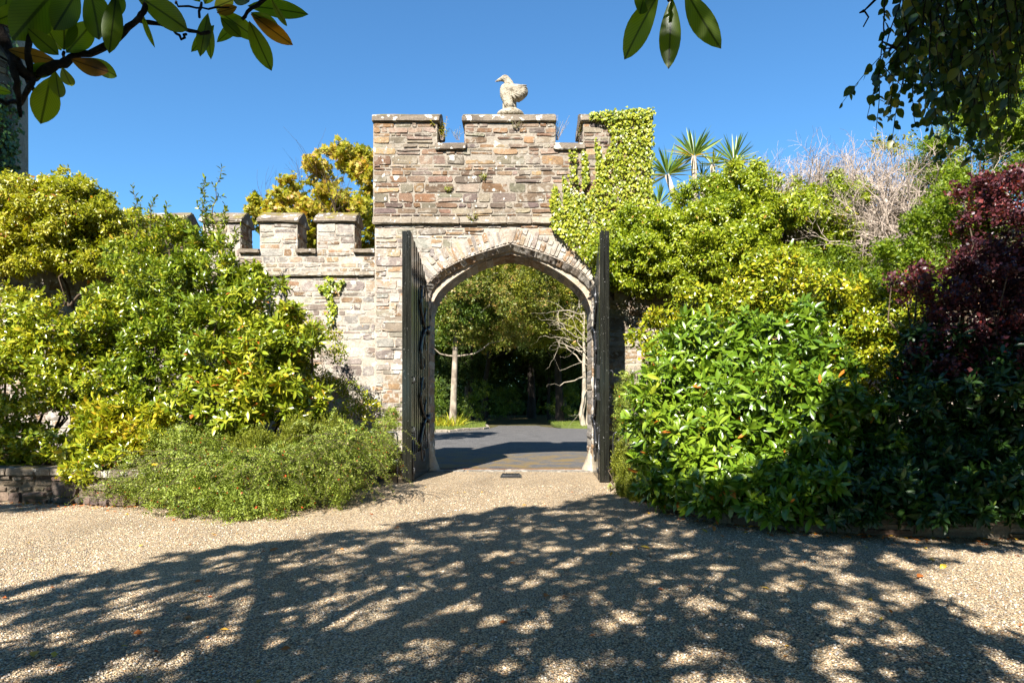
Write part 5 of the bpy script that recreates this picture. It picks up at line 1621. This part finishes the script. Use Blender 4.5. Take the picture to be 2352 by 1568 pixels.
def canopy(parent, poly, dens, mat, tmpl, size, k, hspan, name, gap=0.42, extra=0.0, L=0.06, fq=1.9):
    """crown whose shade reaches the outline `poly` on the ground; every clump hangs at its own height"""
    xs = [p[0] for p in poly]; ys = [p[1] for p in poly]
    n = int((max(xs) - min(xs)) * (max(ys) - min(ys)) * dens)
    g = np.stack([rng.uniform(min(xs), max(xs), n), rng.uniform(min(ys), max(ys), n)], 1)
    g += rng.normal(0, 0.18, g.shape)
    g = g[in_poly(g, poly)]
    ph = rng.uniform(0, 6.28, 8)
    f = sum(np.sin(fq * (g[:, 0] * a + g[:, 1] * b) + ph[i]) for i, (a, b) in enumerate(((2.1, .9), (-1.3, 2.6), (3.7, -1.9), (.8, -3.4), (5.1, 2.7), (-4.3, 3.9)))) / 6
    keep = rng.random(len(g)) < np.clip(0.75 + (f + gap - .42) * 2.2, 0.04, 1)
    g = g[keep]
    hmin = (2.2 + extra + 0.62 * np.maximum(g[:, 1], 1.0)) / 1.69 + 0.5
    h = np.maximum(hmin, 3.6) + hspan * rng.random(len(g))
    tp = np.stack([g[:, 0] - SX * h, g[:, 1] - SY * h, h], 1)
    return foliage(parent, M[mat], tmpl, tp, rdir(len(tp)) * .6 + np.array([0, 0, .3]), k, L, size, 100, 40, .2, .5, .5, name=name)


POLY1 = [(-4.9, 4.6), (-4.3, 5.4), (-3.4, 6.7), (-2.6, 7.3), (-1.9, 7.85), (-.9, 8.7), (0.05, 9.6), (0.6, 9.5), (1.6, 10.9), (2.3, 10.2), (2.6, 8.6), (3.4, 7.6), (4.2, 7.4), (4.6, 6.6), (3.6, 6.0), (3.4, 5.2), (3.6, 3.6), (4.2, 2.2), (3.0, 1.4), (7, 0), (10, -8), (-12, -8), (-9, 0), (-5.0, 1.4)]  # rear of the crown widened to hold back sky light
canopy(mag, POLY1, 95, 'magnolia crown', T_OVAL, 0.165, 8, 3.2, 'crown', gap=0.49, fq=3.3)

# ------------------------------------------------------------------ weeping tree at the right
wp = thing('weeping_tree', 'weeping tree with dark hanging leafy branches at the top right', 'tree', (8.6, 4.4, 0))
mb = MB(); lp, ld, ln_ = [], [], []


def strand(p0, L, drift, r=0.006, every=0.032, lat=True):
    p = Vector(p0); d = Vector((drift[0], drift[1], -1.0)).normalized()
    pts = [p.copy()]
    n_ = int(L / 0.06)
    for i in range(n_):
        d = (d + Vector((rng.normal(0, .07), rng.normal(0, .07), -0.06))).normalized()
        p = p + d * 0.06
        pts.append(p.copy())
    mb.tube(pts, np.linspace(r, 0.0018, len(pts)), 4, cap=False)
    for i in range(1, len(pts)):
        for q in range(2):
            if rng.random() < 0.85:
                t = rng.random()
                b = pts[i - 1].lerp(pts[i], t)
                s_ = rng.choice((-1, 1))
                dd = Vector((s_ * rng.uniform(.2, .9), rng.normal(0, .45), -0.75)).normalized()
                lp.append(tuple(b)); ld.append(tuple(dd)); ln_.append((rng.normal(0, .6), rng.normal(-.6, .5), rng.normal(.4, .3)))
        if lat and i > 2 and i < len(pts) - 3 and rng.random() < 0.16:
            strand(pts[i], rng.uniform(.15, .45), (rng.normal(0, .7), rng.normal(0, .5)), 0.003, every, False)


# hanging branches: start above the frame, drop to the given row of the photograph
hang = []
for px, bot, D in [(2080, 210, 3.9), (2060, 330, 4.0), (2105, 260, 4.0), (2120, 300, 4.3), (2140, 330, 3.8), (2150, 420, 4.4), (2165, 300, 4.0), (2180, 260, 4.6), (2200, 300, 3.9), (2185, 420, 4.5), (2215, 230, 4.3),
                   (2235, 320, 4.0), (2250, 200, 4.5), (2260, 290, 3.7), (2280, 330, 4.3), (2300, 250, 4.0), (2310, 340, 4.6), (2330, 300, 3.8), (2345, 240, 4.2), (2365, 330, 4.0), (2390, 300, 4.3), (2420, 340, 4.0),
                   (2130, 200, 4.8), (2170, 220, 4.8), (2210, 260, 4.9), (2275, 240, 4.9), (2320, 260, 4.9), (2095, 110, 4.2), (2150, 180, 3.6), (2240, 180, 3.5), (2300, 140, 3.5)]:
    top = P(px, -130, D); bz = P(px, bot, D).z
    strand(top, (top.z - bz) * 1.0, (-0.02 + (2180 - px) * 0.0002, 0.0))
    hang.append(top)
    top2 = top + Vector((rng.normal(.06, .08), rng.normal(0, .25), 0))
    strand(top2, (top.z - bz) * rng.uniform(.65, 1.0), (0.0, 0.0))
    for q in range(1 if px < 2240 else 0): strand(top + Vector((abs(rng.normal(.12, .14)), rng.normal(.1, .3), 0)), (top.z - bz) * rng.uniform(.6, 1.05), (0.0, 0.0))
# the two bare forked twigs and the free leading spray on the left
for pxs in ([(2040, -60), (2020, -10), (1998, 12), (1985, 25), (1995, 40), (1983, 62)], [(1985, 25), (1974, 30)], [(2140, -40), (2100, 60), (2060, 110), (2030, 112)], [(2060, 112), (2025, 95)], [(2050, 104), (2036, 130)]):
    mb.tube([P(x, y, 4.0) for x, y in pxs], np.linspace(.010, .004, len(pxs)), 5)
for a, b, r_ in (((8.6, 4.4, 0), (8.2, 4.2, 5.0), .3), ((8.2, 4.2, 4.6), (5.2, 4.3, 6.0), .13), ((5.2, 4.3, 6.0), (2.8, 4.1, 5.0), .07), ((8.2, 4.2, 5.0), (6.5, 2.0, 8.5), .12), ((8.2, 4.2, 5.0), (7.5, 6.0, 9.0), .12), ((6.6, 4.3, 5.4), (4.0, 2.5, 7.5), .07)):
    a, b = Vector(a), Vector(b)
    mb.tube([a.lerp(b, t) + Vector(rng.normal(0, .06, 3)) * math.sin(math.pi * t) for t in np.linspace(0, 1, 8)], np.linspace(r_, r_ * .5, 8), 8)
for top in hang[::2]:
    mb.tube([Vector((top.x + 1.4, top.y, top.z + 1.5)), Vector((top.x + .3, top.y, top.z + .7)), top], [.02, .012, .007], 5)
mb.build('branches', M['dark bark'], wp, True)
leaf_mesh('leaves', T_BEECH, np.array(lp), np.array(ld), np.array(ln_), 0.062 * rng.uniform(.6, 1.3, len(lp)), M['beech'], wp)
POLY2 = [(2.2, 7.2), (2.2, 8.5), (3.3, 8.9), (4.5, 9.9), (5.4, 11.1), (6.2, 12.3), (7.2, 13.1), (8.4, 13.5), (10, 14.0), (13, 15.0), (13, 6.8), (9.5, 6.4), (6.8, 6.2), (4.8, 6.9), (3.4, 7.3)]
canopy(wp, POLY2, 85, 'beech crown', T_BEECH, 0.15, 8, 3.2, 'crown', gap=1.0)
# tree out at the left whose crown shades the end of the low wall
lt = thing('unseen_tree', 'broad garden tree out at the left shading the end of the low bed wall', 'tree', (-14.5, 3.0, 0))
mb = MB()
mb.tube([(-14.5, 3, 0), (-14.3, 3.1, 3), (-13.0, 3.4, 6.0)], [.3, .24, .12], 9)
mb.tube([(-14.3, 3.1, 3), (-11.6, 3.8, 6.4)], [.14, .06], 7)
mb.build('trunk', M['bark'], lt, True)
canopy(lt, [(-13, 8.3), (-8.0, 8.6), (-6.7, 9.2), (-6.4, 10.5), (-6.7, 12.0), (-7.3, 12.8), (-9, 13.4), (-13, 13.6)], 60, 'magnolia crown', T_OVAL, 0.19, 8, 2.0, 'crown', gap=0.7)

# unseen trees added behind the viewer and at both sides to block sky light
for x, y, h, r in ((-15, -10, 14, 5.5), (-6, -15, 15, 6), (4, -16, 15, 6), (13, -11, 14, 5.5), (17, 0, 14, 5), (19, 9, 13, 4.5), (-20, -1, 13, 5)):
    bt = thing('unseen_tree', 'tall unseen tree added around the viewer to block sky light', 'tree', (x, y, 0), 'unseen trees added to block sky light')
    mb = MB(); mb.tube([(x, y, 0), (x + .2, y, h * .5), (x, y, h * .85)], [.35, .25, .08], 9)
    mb.build('trunk', M['bark'], bt, True)
    tp, nm = tips_on(clumps([(x, y, h * .58, r, r, h * .42)], 60, 0.3), 5, 0.7, 1.0, -1)
    foliage(bt, M['wood green'], T_SMALL, tp, nm, 6, 0.3, 0.34, 85, 45, 0.3, 0.35, 0.5, name='crown')

# ------------------------------------------------------------------ small growth on the tower, moss, fallen leaves
def weed(label, x, y, z, n, h, mat, spread=0.5, tmpl=T_SMALL, ls=0.05):
    root = thing('wall_weed', label, 'weed', (x, y, z), 'weeds rooted in the tower masonry')
    mb = MB(); tp, ax = [], []
    for i in range(n):
        d = Vector((rng.normal(0, spread), rng.normal(-.25, .25), 1.0)).normalized()
        L = h * rng.uniform(.5, 1.1)
        a = Vector((x + rng.normal(0, .02), y, z)); b = a + d * L
        mb.tube([a, a.lerp(b, .5) + Vector(rng.normal(0, .02, 3)), b], [.005, .004, .002], 4, cap=False)
        for t in (.5, .75, 1.0): tp.append(tuple(a.lerp(b, t))); ax.append(tuple(d))
    mb.build('stems', M['twig'], root)
    p_, d_, n_, _ = shoots(np.array(tp), np.array(ax), 4, .05, 75, 40, .1, .3)
    leaf_mesh('leaves', tmpl, p_, d_, n_, ls * rng.uniform(.5, 1.2, len(p_)), M[mat], root)
    return root


def wpt(px, py, y): q = P(px, py, y); return q.x, q.y, q.z


weed('reddish sprig growing in the left gap between battlements', *wpt(1016, 322, 14.1), 8, .45, 'maple', .35, ls=.08)
weed('thin pale twigs in the left gap beside the middle battlement', *wpt(1052, 322, 14.2), 7, .3, 'twig' if False else 'heath', .6, ls=.03)
weed('feathery grey weed on the right flank of the middle battlement', *wpt(1280, 322, 14.1), 14, .5, 'heath', .3, ls=.03)
weed('small pink flowered tuft under the middle coping', *wpt(1186, 298, 13.92), 14, .22, 'wood rust', .9, ls=.03)
weed('tiny yellow green tuft high on the middle of the tower', *wpt(1110, 412, 13.92), 6, .12, 'ivy', .8, ls=.05)
weed('tiny green tuft left of the middle of the tower', *wpt(1030, 440, 13.92), 6, .14, 'ivy', .9, ls=.05)
weed('green tuft just above the string course', *wpt(1088, 505, 13.90), 8, .15, 'wood olive', .9, ls=.05)
weed('dry sprig in the right gap between battlements', *wpt(1332, 318, 14.1), 6, .28, 'wood rust', .4, ls=.04)
lpos = []
for path in (LPATH[1:7], RPATH[2:9]):
    for (xa, ya), (xb, yb) in zip(path, path[1:]):
        L = math.hypot(xb - xa, yb - ya)
        k = int(L * 55)
        t = rng.random(k); off = rng.exponential(.16, k) + .02
        nx, ny = (yb - ya) / L, -(xb - xa) / L
        lpos.append(np.stack([xa + (xb - xa) * t + nx * off, ya + (yb - ya) * t + ny * off, np.full(k, .012)], 1))
k = 170; yl = 3.0 + 9 * rng.random(k)
lpos.append(np.stack([rng.uniform(-.85, .85, k) * yl, yl, np.full(k, .012)], 1))
lpos = np.vstack(lpos)
lpos = lpos[(lpos[:, 1] > 12.5) | (np.abs(lpos[:, 0]) < 60)]
dl_ = rdir(len(lpos)); dl_[:, 2] *= .15
tag(leaf_mesh('leaf_litter', T_SMALL, lpos, dl_, np.array([0, 0, 1.0]) + rng.normal(0, .3, lpos.shape), rng.uniform(.03, .08, len(lpos)), M['dry leaf']), 'scattered brown leaf litter along the foot of the bed walls', 'leaf litter', kind='stuff')
for i, (px, py, col_, lab) in enumerate(((848, 1183, .15, 'dark red fallen leaf on gravel below the cotoneaster'), (918, 1214, .35, 'orange fallen leaf on sunlit gravel in front of the left gate'), (2107, 1330, .35, 'curled orange leaf on the sunny gravel at the right'), (2172, 1300, 1.0, 'yellow fallen leaf on the sunny gravel at the right'),
                                     (2135, 1288, .95, 'small yellow fallen leaf beside the larger yellow one'), (1610, 1218, .95, 'yellow leaf in the litter below the rhododendron'), (1640, 1224, .5, 'orange leaf in the litter below the rhododendron'), (1470, 1258, .9, 'ochre leaf on shaded gravel near the rhododendron'), (75, 1515, .8, 'yellow leaf on shaded gravel at the bottom left'), (1990, 1262, .95, 'yellow leaf by the dark bed wall'), (640, 1262, .4, 'orange leaf at the edge of the tree shade'), (1250, 1375, .3, 'brown leaf in the middle of the tree shade'))):
    D = FPX * CAMZ / (py - HY)
    q = P(px, py, D)
    o = leaf_mesh('fallen_leaf', T_OVAL, np.array([[0, 0, 0.012]]), rdir(1) * np.array([[1, 1, .1]]), np.array([[.2, -.3, 1.0]]), 0.11, M['dry leaf'], None, np.array([col_]))
    o.location = (q.x, q.y, 0.008)
    tag(o, lab, 'leaf', 'fallen leaves on the gravel')
bpy.context.view_layer.update()
